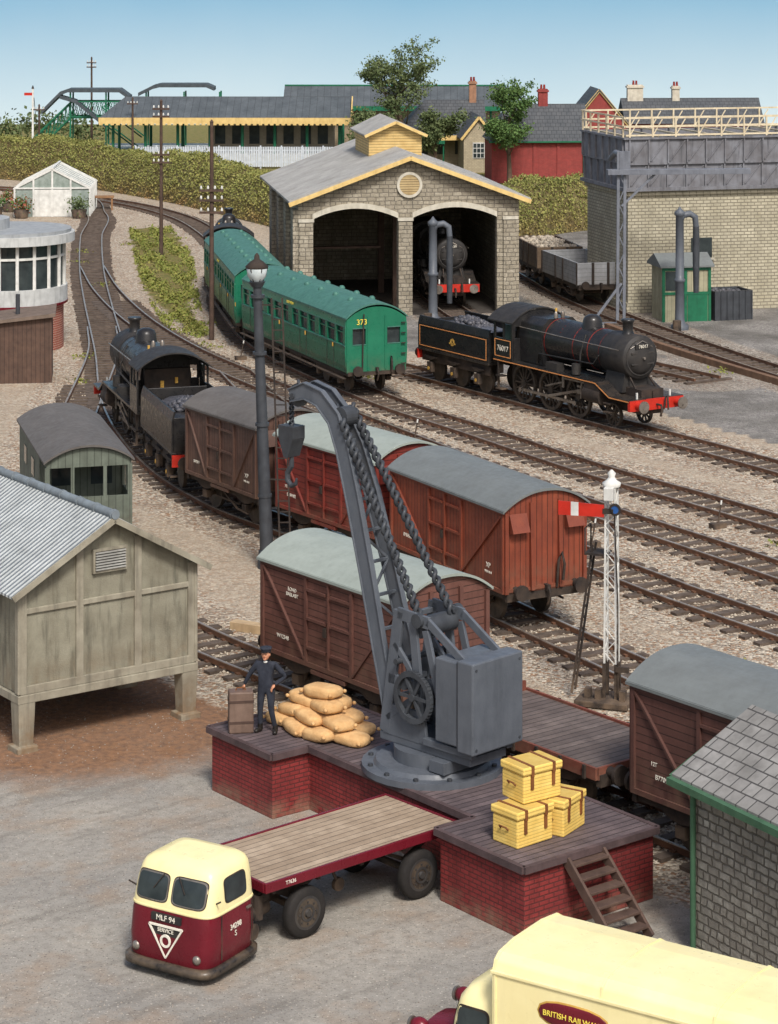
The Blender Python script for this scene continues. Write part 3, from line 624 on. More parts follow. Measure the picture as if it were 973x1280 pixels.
    if num:
        o.p('number_plate',m_smoke).box(X(7.66),X(7.76),-.34,.34,zc+.33,zc+.5); o.text(num,(X(7.772),0,zc+.415),.17,(90,0,90)); o.text(num,(X(.62),-1.26,2.04),.3,(90,0,0),m_text)
    if tender:
        t=o.p('tender_body',m_black,.02); x0,x1=X(-5.5),X(-.45)
        t.box(x0,x1,-1.2,1.2,1.22,1.3)
        for s in(-1,1): t.px([(s*1.2,1.3),(s*1.2,2.3),(s*1.12,2.6),(s*1.06,2.6),(s*1.14,2.3),(s*1.14,1.3)],x0,x1)
        t.box(x0,x0+.06,-1.13,1.13,1.3,2.4); t.box(x1-.06,x1,-1.13,1.13,1.3,2.5); t.box(x0+.06,x0+1.5,-1.1,1.1,1.3,2.3); t.box(x0+1.5,x1-.06,-1.1,1.1,1.3,1.8)
        if lined:
            for s in(-1,1):
                y=s*1.208
                for z in(1.4,2.2): o.p('lining',m_orange).box(x0+.12,x1-.12,y-.006,y+.006,z,z+.03)
                for x in(x0+.12,x1-.155): o.p('lining',m_orange).box(x,x+.03,y-.006,y+.006,1.4,2.2)
            for z in(1.4,2.2): o.p('lining',m_orange).box(x0-.008,x0+.002,-1.05,1.05,z,z+.03)
        cr=o.p('crest',m_gold); cr.ring(((x0+x1)/2,-1.207,1.8),.06,.15,.012,12); cr.cb((x0+x1)/2,-1.207,1.72,.42,.012,.06)
        for i in range(330):
            xx=R.uniform(x0+1.5,x1-.2); yy=R.uniform(-1,1); o.p('coal',m_coal).ell((xx,yy,1.95+.65*(1-abs(yy)**2)*(.6+.4*math.sin((xx-x0)*.9))*R.uniform(.8,1.05)),.14,.12,.1,6,4,jit=.25)
        o.p('coal',m_coal).ell(((x0+1.5+x1)/2,0,1.9),(x1-x0-1.5)/2,1.05,.55,14,8,jit=.03)
        for s in(-1,1):
            f.box(x0+.1,x1-.1,s*1.02-.04,s*1.02+.04,.8,1.22)
            for x in(-4.7,-3.0,-1.3):
                bwheel(wm,X(x),s*.68,.5,.5); f.cb(X(x),s*1.1,.4,.28,.2,.4); o.p('axle_markings',m_gold).cyl((X(x),s*1.21,.55),(X(x),s*1.225,.55),.07,n=10)
                f.py([(X(x)-.45,.98),(X(x),.86),(X(x)+.45,.98),(X(x)+.45,1.02),(X(x)-.45,1.02)],s*1.1-.04,s*1.1+.04)
            o.p('tender_steps',m_frame).cb(x0+.2,s*1.1,.5,.3,.25,.04)
        (o.p('rear_beam',m_red)).box(x0-.08,x0,-1.2,1.2,.85,1.22); buffers(o,x0-.08,-1)
    o.done()
steam_loco((2.2,98.3),(9.75,86.2),'76017')
steam_loco((-5.75,76.5),(-10.3,91.4),'',False)
steam_loco((2.05,126.2),(3.2,118.0),'31639',False,False)
steam_loco((-8.15,122.0),(-8.7,130.4),'',False,False,'tank_locomotive')
# ---------------------------------------------------------------- loading dock
def dockO(name,u,v,z=1.3,r=0): x,y=dk(u,v); return O(name,x,y,z,math.atan2(-DU_[1],-DU_[0])+r)
m_dbr=M('painted_brick',(144,54,52),(110,40,42),pat='brick',bw=.23,bh=.085,mort=(86,40,38),ms=.014,ns=1.5,streak=.5,dust=(134,106,88),dz=.4,rough=.75,bump=.6)
m_ddk=M('dock_planks',(112,98,98),(76,66,68),pat='x',pitch=.17,gap=.16,pd=.7,pv=.4,ns=2,bump=.6,dist=.02)
o=dockO('loading_dock',0,0,0)
out=[(0,0),(-2.3,0),(-2.3,.9),(-7.55,.9),(-7.55,0),(-9.7,0),(-9.7,3.1),(0,3.1)]
o.p('brick_walls',m_dbr,.01).pz(out,0,1.18)
ov=[(.06,-.06),(-2.36,-.06),(-2.36,.84),(-7.49,.84),(-7.49,-.06),(-9.76,-.06),(-9.76,3.16),(.06,3.16)]
o.p('deck',m_ddk,.015).pz(ov,1.18,1.3)
meb=M('edge_board',(90,74,74),(64,52,52))
for a,b in zip(ov,ov[1:]+ov[:1]): o.p('edge_boards',meb).beam((a[0],a[1],1.25),(b[0],b[1],1.25),.1,.125)
o.done()
o=dockO('dock_steps',-0.06,1.35,0); st=M('step_wood',(96,76,66),(66,52,46))
for y in(-.42,.42): o.p('strings',st,.01).beam((0,y,1.2),(1.25,y,.04),.06,.2)
for i in range(6): t=i/5.5; o.p('treads',st,.01).cb(.1+1.1*t,0,1.12-1.02*t,.24,.8,.05)
o.done()
o=dockO('timber_step',10.0,.9,0); o.p('blocks',st,.01).cb(0,0,0,.5,.7,.3); o.p('blocks',st).cb(.0,0.1,.3,.25,.5,.25); o.done()
# ---------------------------------------------------------------- crane
cx,cy=dk(5.0,2.0); o=O('dock_crane',cx,cy,0,math.atan2(.714,-.70))
b=o.p('base',m_grey,.02); b.cyl((0,0,1.3),(0,0,1.42),1.38,n=28); b.cyl((0,0,1.42),(0,0,1.5),1.15,1.1,n=28); b.cyl((0,0,1.5),(0,0,1.75),.75,n=24)
for i in range(12): t=2*pi*i/12; o.p('bolts',m_greyd).cyl((1.24*math.cos(t),1.24*math.sin(t),1.42),(1.24*math.cos(t),1.24*math.sin(t),1.47),.05,n=6)
b.box(-1.5,.95,-.5,.5,1.75,1.92)
fr=o.p('side_frames',m_grey,.01)
def fbm(a,b_,w_=.16):
    for s in(-1,1): fr.beam((a[0],s*.48,a[1]),(b_[0],s*.48,b_[1]),.07,w_)
fbm((.82,1.92),(.42,4.35),.26); fbm((-.25,1.92),(.05,4.2),.2); fbm((.45,4.3),(-.4,4.25),.24); fbm((.7,3.0),(-.15,2.95),.2); fbm((.75,2.2),(-.2,2.9),.12); fbm((.55,3.7),(-.1,3.05),.12)
fbm((-.35,4.28),(-1.45,3.62),.16); fbm((-.95,1.95),(-.3,4.1),.16)
for s in(-1,1):
    fr.py([(.85,1.9),(.8,2.5),(-.2,2.5),(-.3,1.9)],s*.48-.03,s*.48+.03)
    o.p('bearing_bosses',m_greyd).cyl((.2,s*.46,3.0),(.2,s*.6,3.0),.13,n=12); o.p('bearing_bosses',m_greyd).cyl((-.15,s*.46,4.27),(-.15,s*.6,4.27),.14,n=12)
for x,z in((.62,2.9),(.45,4.2),(-.2,4.1)): fr.beam((x,-.44,z),(x,.44,z),.1,.1)
g_=o.p('gears',m_greyd)
g_.ring((-.1,.62,2.8),.4,.5,.1,32); g_.cyl((-.1,-.62,2.8),(-.1,.68,2.8),.07,n=10)
for i in range(6): t=pi*i/3; g_.beam((-.1,.62,2.8),(-.1+.45*math.cos(t),.62,2.8+.45*math.sin(t)),.06,.05,(0,1,0))
for i in range(40): t=2*pi*i/40; g_.beam((-.1+.49*math.cos(t),.58,2.8+.49*math.sin(t)),(-.1+.49*math.cos(t),.66,2.8+.49*math.sin(t)),.03,.04)
g_.ring((-.1,-.62,2.8),.3,.38,.08,28)
for i in range(5): t=2*pi*i/5; g_.beam((-.1,-.62,2.8),(-.1+.33*math.cos(t),-.62,2.8+.33*math.sin(t)),.05,.05,(0,1,0))
g_.ring((.35,-.6,3.4),.13,.19,.08,20); g_.cyl((.35,-.66,3.4),(.35,.66,3.4),.06,n=10)
g_.cyl((-.1,-.44,4.1),(-.1,.44,4.1),.2,n=18); g_.cyl((-.1,-.44,2.8),(-.1,.44,2.8),.25,n=18)
g_.tube([(.35,-.68,3.4),(.35,-.72,3.4),(.6,-.72,3.15),(.6,-.9,3.15)],.03,6)
w_=o.p('counterweight',m_grey,.03); w_.box(-1.32,-.72,-.66,.66,2.12,3.72); w_.box(-1.75,-1.34,-.7,.7,2.05,3.78)
o.p('counterweight_seams',m_greyd).box(-1.345,-1.315,-.68,.68,2.1,3.74)
for z in(2.15,3.65):
    for y in(-.6,.6): o.p('rivets',m_greyd).cyl((-1.76,y,z),(-1.74,y,z),.03,n=6)
for y in(-.5,.5): fr.box(-1.6,-.3,y-.07,y+.07,1.925,2.06)
fr.box(-1.0,-.6,-.7,.7,1.52,1.75)
jp=[(.6,1.95),(1.05,3.4),(1.5,4.9),(1.95,6.3),(2.3,7.2),(2.62,7.75),(3.05,8.1),(3.5,8.2),(3.95,8.05)]
jw=[.14,.15,.16,.17,.17,.17,.16,.15,.11]
nrm=[]
for i,p_ in enumerate(jp):
    a=Vector(jp[max(0,i-1)]);c=Vector(jp[min(len(jp)-1,i+1)]); d=(c-a).normalized(); nrm.append(Vector((d.y,-d.x)))
hy_=lambda i:.44-.29*min(1,i/5)
j=o.p('jib',m_grey,.006)
for s in(-1,1):
    secs=[]
    for i,p_ in enumerate(jp):
        p_=Vector(p_); a=p_+nrm[i]*jw[i]; c=p_-nrm[i]*jw[i]; y=s*hy_(i)
        secs.append([(a.x,y-.025,a.y),(a.x,y+.025,a.y),(c.x,y+.025,c.y),(c.x,y-.025,c.y)])
    j.loft(secs)
    for sg in(-1,1):
        secs=[]
        for i,p_ in enumerate(jp):
            p_=Vector(p_)+nrm[i]*jw[i]*sg; q=p_+nrm[i]*.03*sg; y=s*hy_(i); secs.append([(p_.x,y-.06,p_.y),(p_.x,y+.06,p_.y),(q.x,y+.06,q.y),(q.x,y-.06,q.y)])
        j.loft(secs)
def jat(t):
    i=min(int(t),len(jp)-2); f_=t-i; p_=Vector(jp[i]).lerp(Vector(jp[i+1]),f_); return p_,.44-.29*min(1,t/5)
for k in range(14):
    p0,y0=jat(k*.42); p1,y1=jat(k*.42+.42); sgn=1 if k%2 else -1
    j.beam((p0.x,-y0*sgn,p0.y),(p1.x,y1*sgn,p1.y),.05,.05); j.beam((p0.x,-y0,p0.y),(p0.x,y0,p0.y),.06,.06)
o.p('sheaves',m_greyd).ring((3.85,0,8.05),.06,.24,.1,20); o.p('sheaves',m_greyd).ring((2.45,0,7.8),.06,.2,.3,20); o.p('sheaves',m_greyd).cyl((3.85,-.2,8.05),(3.85,.2,8.05),.06,n=10)
def rope(a,b,r=.055,turn=.34,part='hoist_chains'):
    a=Vector(a);b=Vector(b);L=(b-a).length; d=(b-a).normalized(); x=d.orthogonal().normalized();y=d.cross(x); N=int(L/turn*10)
    for ph in(0,pi):
        o.p(part,m_greyd).tube([a+d*(L*i/N)+(x*math.cos(2*pi*i/10+ph)+y*math.sin(2*pi*i/10+ph))*r for i in range(N+1)],r*.85,5)
rope((2.5,-.2,8.0),(-.25,-.3,4.3)); rope((2.35,.2,7.75),(.0,.3,4.2)); rope((2.5,.0,7.9),(3.9,0,8.3),.04)
rope((4.08,0,8.05),(4.08,0,7.35),.035,.2)
h=o.p('hook_block',m_greyd,.01); h.py([(3.86,7.4),(4.3,7.4),(4.3,7.15),(4.14,6.75),(4.02,6.75),(3.86,7.15)],-.17,.17)
h.tube([(4.08,0,6.78),(4.08,0,6.55),(4.2,0,6.4),(4.2,0,6.24),(4.08,0,6.14),(3.95,0,6.2),(3.92,0,6.32)],[.05,.055,.06,.06,.055,.045,.02],8)
o.done()
# ---------------------------------------------------------------- goods on the dock
m_sack=M('hessian',(214,176,124),(186,142,92),ns=5,rough=.9,bump=.7,bs=26,streak=.15)
o=dockO('sack_pile',8.1,1.7)
lay=[(0,[(-.85,-.4),(-.25,-.5),(.4,-.45),(.95,-.1),(-.7,.25),(0,.2),(.6,.35)]),(1,[(-.65,-.28),(0,-.32),(.6,-.15),(-.3,.2),(.35,.25)]),(2,[(-.42,-.1),(.2,-.1),(.0,.2)]),(3,[(-.05,-.02)])]
for l,ps in lay:
    for x,y in ps:
        rot=Matrix.Rotation(R.uniform(-.35,.35),3,'Z')@Matrix.Rotation(R.uniform(-.12,.12),3,'Y')
        o.p('sacks',m_sack).ell((x+R.uniform(-.05,.05),y,.12+l*.225),.43,.27,.125,18,9,e=.6,jit=.03,rot=rot)
        for s in(-1,1):
            for q in(-1,1): o.p('sacks',m_sack).ell(Vector((x,y,.12+l*.225))+rot@Vector((s*.4,q*.22,0)),.05,.045,.04,6,4)
o.done()
m_hamp=M('wicker',(240,210,122),(222,184,92),pat='z',pitch=.062,gap=.2,pd=.3,ns=3,rough=.7,bump=.6,dist=.02,streak=.1)
m_strap=M('leather_strap',(132,82,44),(100,62,34))
for (u,v,z,r,sc_) in ((.98,.82,0,.05,.95),(1.0,1.72,0,.35,.9),(1.15,1.18,.66,-.05,.93)):
    o=dockO('wicker_hamper',u,v,1.3+z,r); h=o.p('basket',m_hamp,.03); h.cb(0,0,0,.68,.92,.52); h.cb(0,0,.535,.74,.97,.15)
    for y in(-.26,.26):
        for s in(-1,1): o.p('straps',m_strap).cb(s*.355,y,.25,.03,.065,.42); o.p('straps',m_strap).cb(s*.375,y,.5,.02,.065,.18)
        o.p('straps',m_strap).cb(0,y,.685,.77,.065,.01)
    for s in(-1,1): o.p('handles',m_strap).tube([(-.1,s*.47,.3),(-.09,s*.52,.36),(.09,s*.52,.36),(.1,s*.47,.3)],.018,5)
    e=o.done(); e.scale=(sc_,sc_,.95)
# man + suitcase
mx,my=-2.5,48.9
o=O('suitcase',mx-.52,my+.0,1.3,.15); c=o.p('case',M('case_leather',(118,98,86),(90,72,62),rough=.55),.03); c.cb(0,0,0,.5,.34,.84)
mcb=M('case_band',(78,60,52))
for z in(.2,.62): o.p('bands',mcb).cb(0,0,z,.515,.355,.05)
o.p('handle',m_strap).tube([(-.1,0,.84),(-.08,0,.89),(.08,0,.89),(.1,0,.84)],.015,5); o.done()
o=O('railway_worker',mx,my,1.3,math.atan2(-.95,-.25)); e=o.e
m_navy=M('navy_cloth',(46,50,60),(30,33,42),rough=.9,streak=0,ns=6,bump=.6,bs=12); m_skin=M('skin',(206,150,118),(186,126,96),rough=.6,streak=0,bump=.05); m_shoe=M('boots',(24,22,22),(40,36,32),rough=.4)
J=[(0,0,.9,.135),(0,0,1.08,.125),(.01,0,1.27,.15),(.015,0,1.42,.062),(.02,0,1.5,.055),
   (0,.19,1.37,.072),(-.05,.4,1.13,.05),(.07,.2,.98,.038),
   (0,-.19,1.37,.072),(.02,-.36,1.13,.05),(.03,-.46,.93,.038),
   (0,.1,.84,.098),(.09,.13,.48,.066),(.03,.2,.1,.05),
   (0,-.1,.84,.098),(.03,-.12,.48,.066),(.0,-.13,.1,.05)]
E=[(0,1),(1,2),(2,3),(3,4),(2,5),(5,6),(6,7),(2,8),(8,9),(9,10),(0,11),(11,12),(12,13),(0,14),(14,15),(15,16)]
me=bpy.data.meshes.new('uniformed_body'); me.from_pydata([j_[:3] for j_ in J],E,[]); ob=bpy.data.objects.new('uniformed_body',me); sc.collection.objects.link(ob); ob.parent=e; me.materials.append(m_navy)
md=ob.modifiers.new('skin','SKIN')
for i,j_ in enumerate(J): me.skin_vertices[0].data[i].radius=(j_[3],j_[3])
me.skin_vertices[0].data[0].use_root=True
md.use_smooth_shade=True; ss=ob.modifiers.new('sub','SUBSURF'); ss.levels=2; ss.render_levels=2
hd=o.p('head',m_skin); hd.ell((.035,0,1.575),.098,.08,.118,16,12); hd.ell((.135,0,1.57),.02,.014,.026,8,6); hd.ell((.09,0,1.5),.045,.04,.035,10,6)
for s in(-1,1): hd.ell((.02,s*.082,1.57),.02,.012,.032,8,6); o.p('eyes',m_shoe).ell((.123,s*.032,1.592),.01,.012,.008,8,6)
o.p('mouth',M('lips',(150,80,70),(140,70,60))).ell((.128,0,1.525),.008,.024,.006,8,4)
o.p('hair',M('hair',(60,44,34),(45,34,28))).ell((.0,0,1.6),.1,.088,.09,12,8)
cp=o.p('cap',m_navy); cp.lathe([(.098,1.63),(.1,1.67),(.125,1.7),(.12,1.72),(.02,1.735)],(.02,0,0),18); o.p('cap_peak',m_shoe).ell((.12,0,1.64),.065,.075,.012,12,4)
for (wx,wy,wz,sg,d) in ((.07,.2,.98,1,(.35,-.55,-.75)),(.03,-.46,.93,-1,(.25,-.1,-.95))):
    d=Vector(d).normalized(); W0=Vector((wx,wy,wz)); si=d.orthogonal().normalized(); hn_=o.p('hands',m_skin)
    rot=Matrix((si,d.cross(si),d)).transposed(); hn_.ell(W0+d*.05,.042,.018,.055,10,6,rot=rot)
    for k in range(4):
        b0=W0+d*.09+si*(-.03+.02*k); l=(.06,.075,.07,.055)[k]; b1=b0+d*l*.55+d.cross(si)*.01; b2=b1+(d*.6+d.cross(si)*.8)*l*.45; hn_.tube([b0,b1,b2],[.0095,.009,.007],6)
    t0=W0+d*.03+si*.035; hn_.tube([t0,t0+si*.03+d*.025,t0+si*.035+d*.05],[.012,.011,.008],6)
for x,y,a in((.03,.2,.25),(.0,-.13,-.2)):
    rot=Matrix.Rotation(a,3,'Z'); o.p('boots',m_shoe).ell(Vector((x,y,.045))+rot@Vector((.07,0,0)),.145,.052,.05,12,8,e=.8,rot=rot); o.p('boots',m_shoe).cyl((x,y,.04),(x,y,.16),.056,.054,n=12)
sh=o.p('shirt_collar',m_white); sh.ell((.055,0,1.43),.04,.05,.03,8,6)
o.done()
# ---------------------------------------------------------------- road vehicles
def se(cx_,a,b,n_=4.5,N=44):
    sg=lambda v:math.copysign(abs(v)**(2/n_),v); return [(cx_+a*sg(math.cos(2*pi*i/N)),b*sg(math.sin(2*pi*i/N))) for i in range(N)]
def roadwheel(o,x,y,r,s,w_=.2,part='wheels'):
    o.p(part,m_tyre).lathe([(r*.62,-w_/2),(r*.92,-w_/2),(r,-w_*.3),(r,w_*.3),(r*.92,w_/2),(r*.64,w_/2)],(x,y,r),28,'y')
    q=o.p('wheel_rims',m_hub); q.ring((x,y+s*w_*.42,r),r*.56,r*.66,w_*.2,28); q.ring((x,y+s*w_*.53,r),r*.24,r*.34,w_*.1,20); q.cyl((x,y+s*w_*.51,r),(x,y+s*w_*.72,r),r*.17,r*.13,n=14)
    o.p('wheel_discs',m_black).cyl((x,y,r),(x,y+s*w_*.515,r),r*.57,n=24)
    for i in range(8): t=pi*i/4; o.p('wheel_nuts',m_hub).cyl((x+r*.43*math.cos(t),y+s*w_*.51,r+r*.43*math.sin(t)),(x+r*.43*math.cos(t),y+s*w_*.58,r+r*.43*math.sin(t)),.02,n=6)
hx,hy2=-.748,-.664
o=O('articulated_lorry',-1.1,43.2,0,math.atan2(hy2,hx)); lorry=o.e
m_bed=M('trailer_planks',(176,158,136),(140,122,102),pat='y',pitch=.17,gap=.12,pd=.65,pv=.4,ns=2,bump=.5,streak=.25)
o.p('trailer_bed',m_bed).box(-2.25,2.2,-.97,.97,1.12,1.19)
t=o.p('trailer_frame',m_maroon,.01)
for s in(-1,1): t.box(-2.3,2.25,s*1.0-.03,s*1.0+.03,1.04,1.21)
t.box(-2.31,-2.25,-.97,.97,1.04,1.21); t.box(2.2,2.26,-.97,.97,1.04,1.21)
u=o.p('chassis',m_frame,.01)
for s in(-1,1): u.box(-2.2,2.1,s*.42-.05,s*.42+.05,.86,1.04)
for x in(-2,-1,0,1,2): u.box(x-.04,x+.04,-.95,.95,.96,1.035)
for s in(-1,1):
    roadwheel(o,-1.4,s*.86,.44,s)
    u.py([(-1.9,.8),(-1.4,.56),(-.9,.8),(-.9,.86),(-1.4,.64),(-1.9,.86)],s*.5-.04,s*.5+.04)
    roadwheel(o,1.25,s*.84,.44,s); u.py([(.8,.8),(1.25,.56),(1.7,.8),(1.7,.86),(.8,.86)],s*.5-.04,s*.5+.04)
for x in(-1.4,1.25): u.cyl((x,-.8,.44),(x,.8,.44),.07,n=8)
u.cyl((.3,-.5,.9),(.3,.5,.9),.05,n=8); u.beam((.3,.4,.9),(.1,.4,.5),.05,.05); u.cyl((.1,.36,.5),(.1,.44,.5),.12,n=14)
o.text('T7636',(1.7,1.032,1.125),.09,(90,0,180)); o.done()
CY=.30; o=O('tractor_unit',2.0,.0,0,CY,parent=lorry)
u=o.p('chassis',m_frame,.01)
for s in(-1,1): u.box(-.8,1.0,s*.32-.04,s*.32+.04,.5,.68)
u.box(-.1,.5,-.5,.5,.5,.92); u.cyl((.0,.5,.6),(.6,.5,.6),.14,n=12); u.cyl((.35,.6,.5),(.35,.6,.92),.1,n=10); u.tube([(.4,.3,.9),(.1,.45,1.05),(.5,.55,1.0),(.3,.4,.7)],.04,6); u.cb(.2,.55,.75,.3,.2,.2); u.cyl((.55,.45,.35),(.55,.68,.35),.14,n=12)
CX=1.42
lv=[(.22,.0,.72,.8),(.3,.0,.76,.85),(.6,.0,.76,.87),(1.0,-.02,.73,.86),(1.1,-.03,.72,.85)]
uv=[(1.1,-.03,.72,.85),(1.15,-.03,.715,.85),(1.5,-.07,.66,.82),(1.7,-.1,.61,.78),(1.78,-.11,.57,.73),(1.84,-.12,.48,.63),(1.87,-.12,.34,.46)]
NN=6.0
def L_(part,mat,q,N=64): o.p(part,mat).loft([[(x,y,z) for x,y in se(CX+c,a,b,NN,N)] for z,c,a,b in q],sm=True)
L_('cab_lower',m_maroon,lv); L_('cab_upper',m_cream,uv)
L_('bumper',m_black,[(.14,.02,.8,.88),(.15,.02,.84,.93),(.25,.02,.84,.93),(.27,.02,.76,.86)])
L_('waist_rail',m_cream,[(1.085,-.03,.725,.86),(1.1,-.03,.735,.868),(1.125,-.03,.725,.86)])
def prm(z,q):
    for k in range(len(q)-1):
        if q[k][0]<=z<=q[k+1][0]:
            f_=(z-q[k][0])/(q[k+1][0]-q[k][0]); return [q[k][i]*(1-f_)+q[k+1][i]*f_ for i in(1,2,3)]
    return q[-1][1:]
def frontx(y,z,q=None): q=q or uv; c,a,b=prm(z,q); return CX+c+a*max(0,1-abs(y/b)**NN)**(1/NN)
def sidey(x,z,q=None): q=q or uv; c,a,b=prm(z,q); return b*max(0,1-abs((x-CX-c)/a)**NN)**(1/NN)
def patch(part,mat,fn,u0,u1,v0,v1,off,rr_=(0.001,.5,1),ex=.35):
    cu,cv_=(u0+u1)/2,(v0+v1)/2; hu,hv=(u1-u0)/2,(v1-v0)/2; N=32
    o.p(part,mat).loft([[fn(cu+hu*k*math.copysign(abs(math.cos(2*pi*i/N))**ex,math.cos(2*pi*i/N)),cv_+hv*k*math.copysign(abs(math.sin(2*pi*i/N))**ex,math.sin(2*pi*i/N)),off) for i in range(N)] for k in rr_],caps=False,sm=True)
FX=lambda y,z,d:(frontx(y,z)+d,y,z)
for a,b in((-.7,-.05),(.05,.7)):
    patch('windscreen_frames',m_frame,FX,a-.02,b+.02,1.2,1.66,.008); patch('windscreen_rims',m_rod,FX,a-.005,b+.005,1.215,1.645,.012); patch('windscreen',m_glass,FX,a+.015,b-.015,1.235,1.625,.018)
for s in(-1,1):
    SY=lambda x,z,d:(x,s*(sidey(x,z)+d),z)
    patch('side_window_frames',m_frame,SY,CX-.40,CX+.24,1.22,1.64,.006); patch('side_windows',m_glass,SY,CX-.38,CX+.22,1.242,1.618,.014)
    yy=s*.868
    for x in(CX-.52,CX+.36): o.p('door_lines',m_frame).box(x,x+.012,yy-.008,yy+.008,.35,1.08)
    o.p('door_handles',m_rod).cb(CX-.4,s*.885,.98,.12,.04,.03)
    o.p('mirrors',m_frame).tube([(CX+.45,s*.82,1.3),(CX+.52,s*.95,1.38)],.015,5)
for s in(-1,1): o.p('wipers',m_frame).tube([(frontx(.1,1.64)+.04,s*.15,1.66),(frontx(.3,1.4)+.04,s*.32,1.42)],.01,4)
fx=frontx(0,.8,lv); o.p('number_plate',m_smoke).box(fx-.03,fx+.02,-.3,.3,.93,1.05); o.text('MLF 94',(fx+.026,0,.99),.13,(90,0,90))
tri=[(.34,.86),(-.34,.86),(0,.34)]
for i in range(3): a,b=tri[i],tri[(i+1)%3]; o.p('badge',m_text).beam((fx+.02,a[0],a[1]),(fx+.02,b[0],b[1]),.03,.03,(1,0,0))
o.p('badge_plate',m_smoke).add([(fx+.012,y,z) for y,z in tri],[(0,1,2)]); o.p('badge',m_text).ring((fx+.02,0,.62),.07,.11,.03,16,'x')
o.text('SERVICE',(fx+.026,0,.79),.09,(90,0,90)); o.text('34298\nS',(CX-.02,.885,.74),.13,(90,0,180))
for s in(-1,1): o.p('headlamps',m_rod).lathe([(.07,-.04),(.08,0),(.06,.03),(.02,.04)],(frontx(.62,.42,lv),s*.62,.42),14,'x')
roadwheel(o,1.8,0,.33,1,.2,'front_wheel'); o.done()
# delivery van
NN=4.5
hd_=math.atan2(.55,-.835); o=O('delivery_van',1.46+.55*.98,33.9+.835*.98,0,hd_)
bx=o.p('box_body',m_cream,.03); bx.px([(-.98,.85),(-.98,2.68),(-.93,2.82),(-.8,2.9),(-.4,2.95),(.4,2.95),(.8,2.9),(.93,2.82),(.98,2.68),(.98,.85)],-5.2,0)
o.p('box_trim',m_maroon).box(-5.22,.02,-1.0,1.0,.72,.86)
for s in(-1,1):
    o.p('roof_rails',m_cream,.01).box(-5.22,.02,s*.99-.02,s*.99+.02,2.64,2.69)
    o.p('panel_beads',m_cream).box(-5.2,0,s*.985-.01,s*.985+.01,1.2,1.23)
    for x in(-3.4,-.06): o.p('panel_beads',m_cream).box(x,x+.03,s*.985-.01,s*.985+.01,.86,2.64)
    o.p('sign_plates',m_maroon).ell((-1.3,s*.985,2.3),.55,.02,.17,26,8,e=.8)
    o.p('sign_rims',m_gold).ell((-1.3,s*.975,2.3),.585,.018,.2,26,8,e=.8)
for x in(-.06,-1.75,-3.45,-5.1): o.p('roof_beads',m_cream).px([(-.99,2.66),(-.945,2.835),(-.81,2.915),(-.4,2.965),(.4,2.965),(.81,2.915),(.945,2.835),(.99,2.66),(.9,2.6),(-.9,2.6)],x,x+.03)
o.text('BRITISH RAILWAYS',(-1.3,1.012,2.3),.11,(90,0,180),m_yell)
CX=.42; cv=[(1.1,0,.5,.86),(1.3,0,.5,.86),(1.75,-.02,.45,.83),(2.05,-.05,.4,.78),(2.2,-.07,.3,.66),(2.24,-.07,.16,.4)]
L_('cab_upper',m_cream,cv); L_('cab_lower',m_maroon,[(.45,0,.5,.86),(1.1,0,.505,.865)])
uv=cv
SY=lambda x,z,d:(x,sidey(x,z,cv)+d,z); SY2=lambda x,z,d:(x,-sidey(x,z,cv)-d,z)
for fn in(SY,SY2): patch('side_window_frames',m_frame,fn,.15,.72,1.4,1.99,.006); patch('side_windows',m_glass,fn,.18,.69,1.43,1.96,.014)
FX=lambda y,z,d:(frontx(y,z,cv)+d,y,z)
patch('windscreen',m_glass,FX,-.68,-.03,1.42,1.96,.012); patch('windscreen',m_glass,FX,.03,.68,1.42,1.96,.012)
bo=o.p('bonnet',m_maroon); bo.loft([[(x,y*wd,z0+(1.42-.1*(x-.85)-z0)*zz) for y,zz in [(-1,0),(-1,.75),(-.7,.97),(0,1),(.7,.97),(1,.75),(1,0)]] for x,wd,z0 in((.8,.6,.6),(1.2,.52,.6),(1.5,.42,.6),(1.55,.36,.65))],sm=True)
for s in(-1,1):
    bo.loft([[(1.1+.55*math.cos(t),s*.72-.17,.55+.55*math.sin(t)),(1.1+.55*math.cos(t),s*.72+.17,.55+.55*math.sin(t)),(1.1+.47*math.cos(t),s*.72+.17,.55+.47*math.sin(t)),(1.1+.47*math.cos(t),s*.72-.17,.55+.47*math.sin(t))] for t in [pi*i/12 for i in range(13)]],sm=True)
    o.p('headlamps',m_maroon).ell((1.45,s*.62,1.42),.15,.12,.12,14,10); o.p('headlamp_glass',m_rod).lathe([(.11,0),(.1,.04),(.02,.06)],(1.57,s*.62,1.42),14,'x')
    o.p('headlamps',m_maroon).cyl((1.4,s*.62,1.0),(1.44,s*.62,1.35),.03,n=8)
    roadwheel(o,1.1,s*.78,.42,s); roadwheel(o,-3.9,s*.8,.42,s)
o.p('chassis',m_frame).box(-5,1.6,-.45,.45,.5,.71); o.p('bumper',m_black,.02).box(1.65,1.75,-.85,.85,.45,.6); o.done()
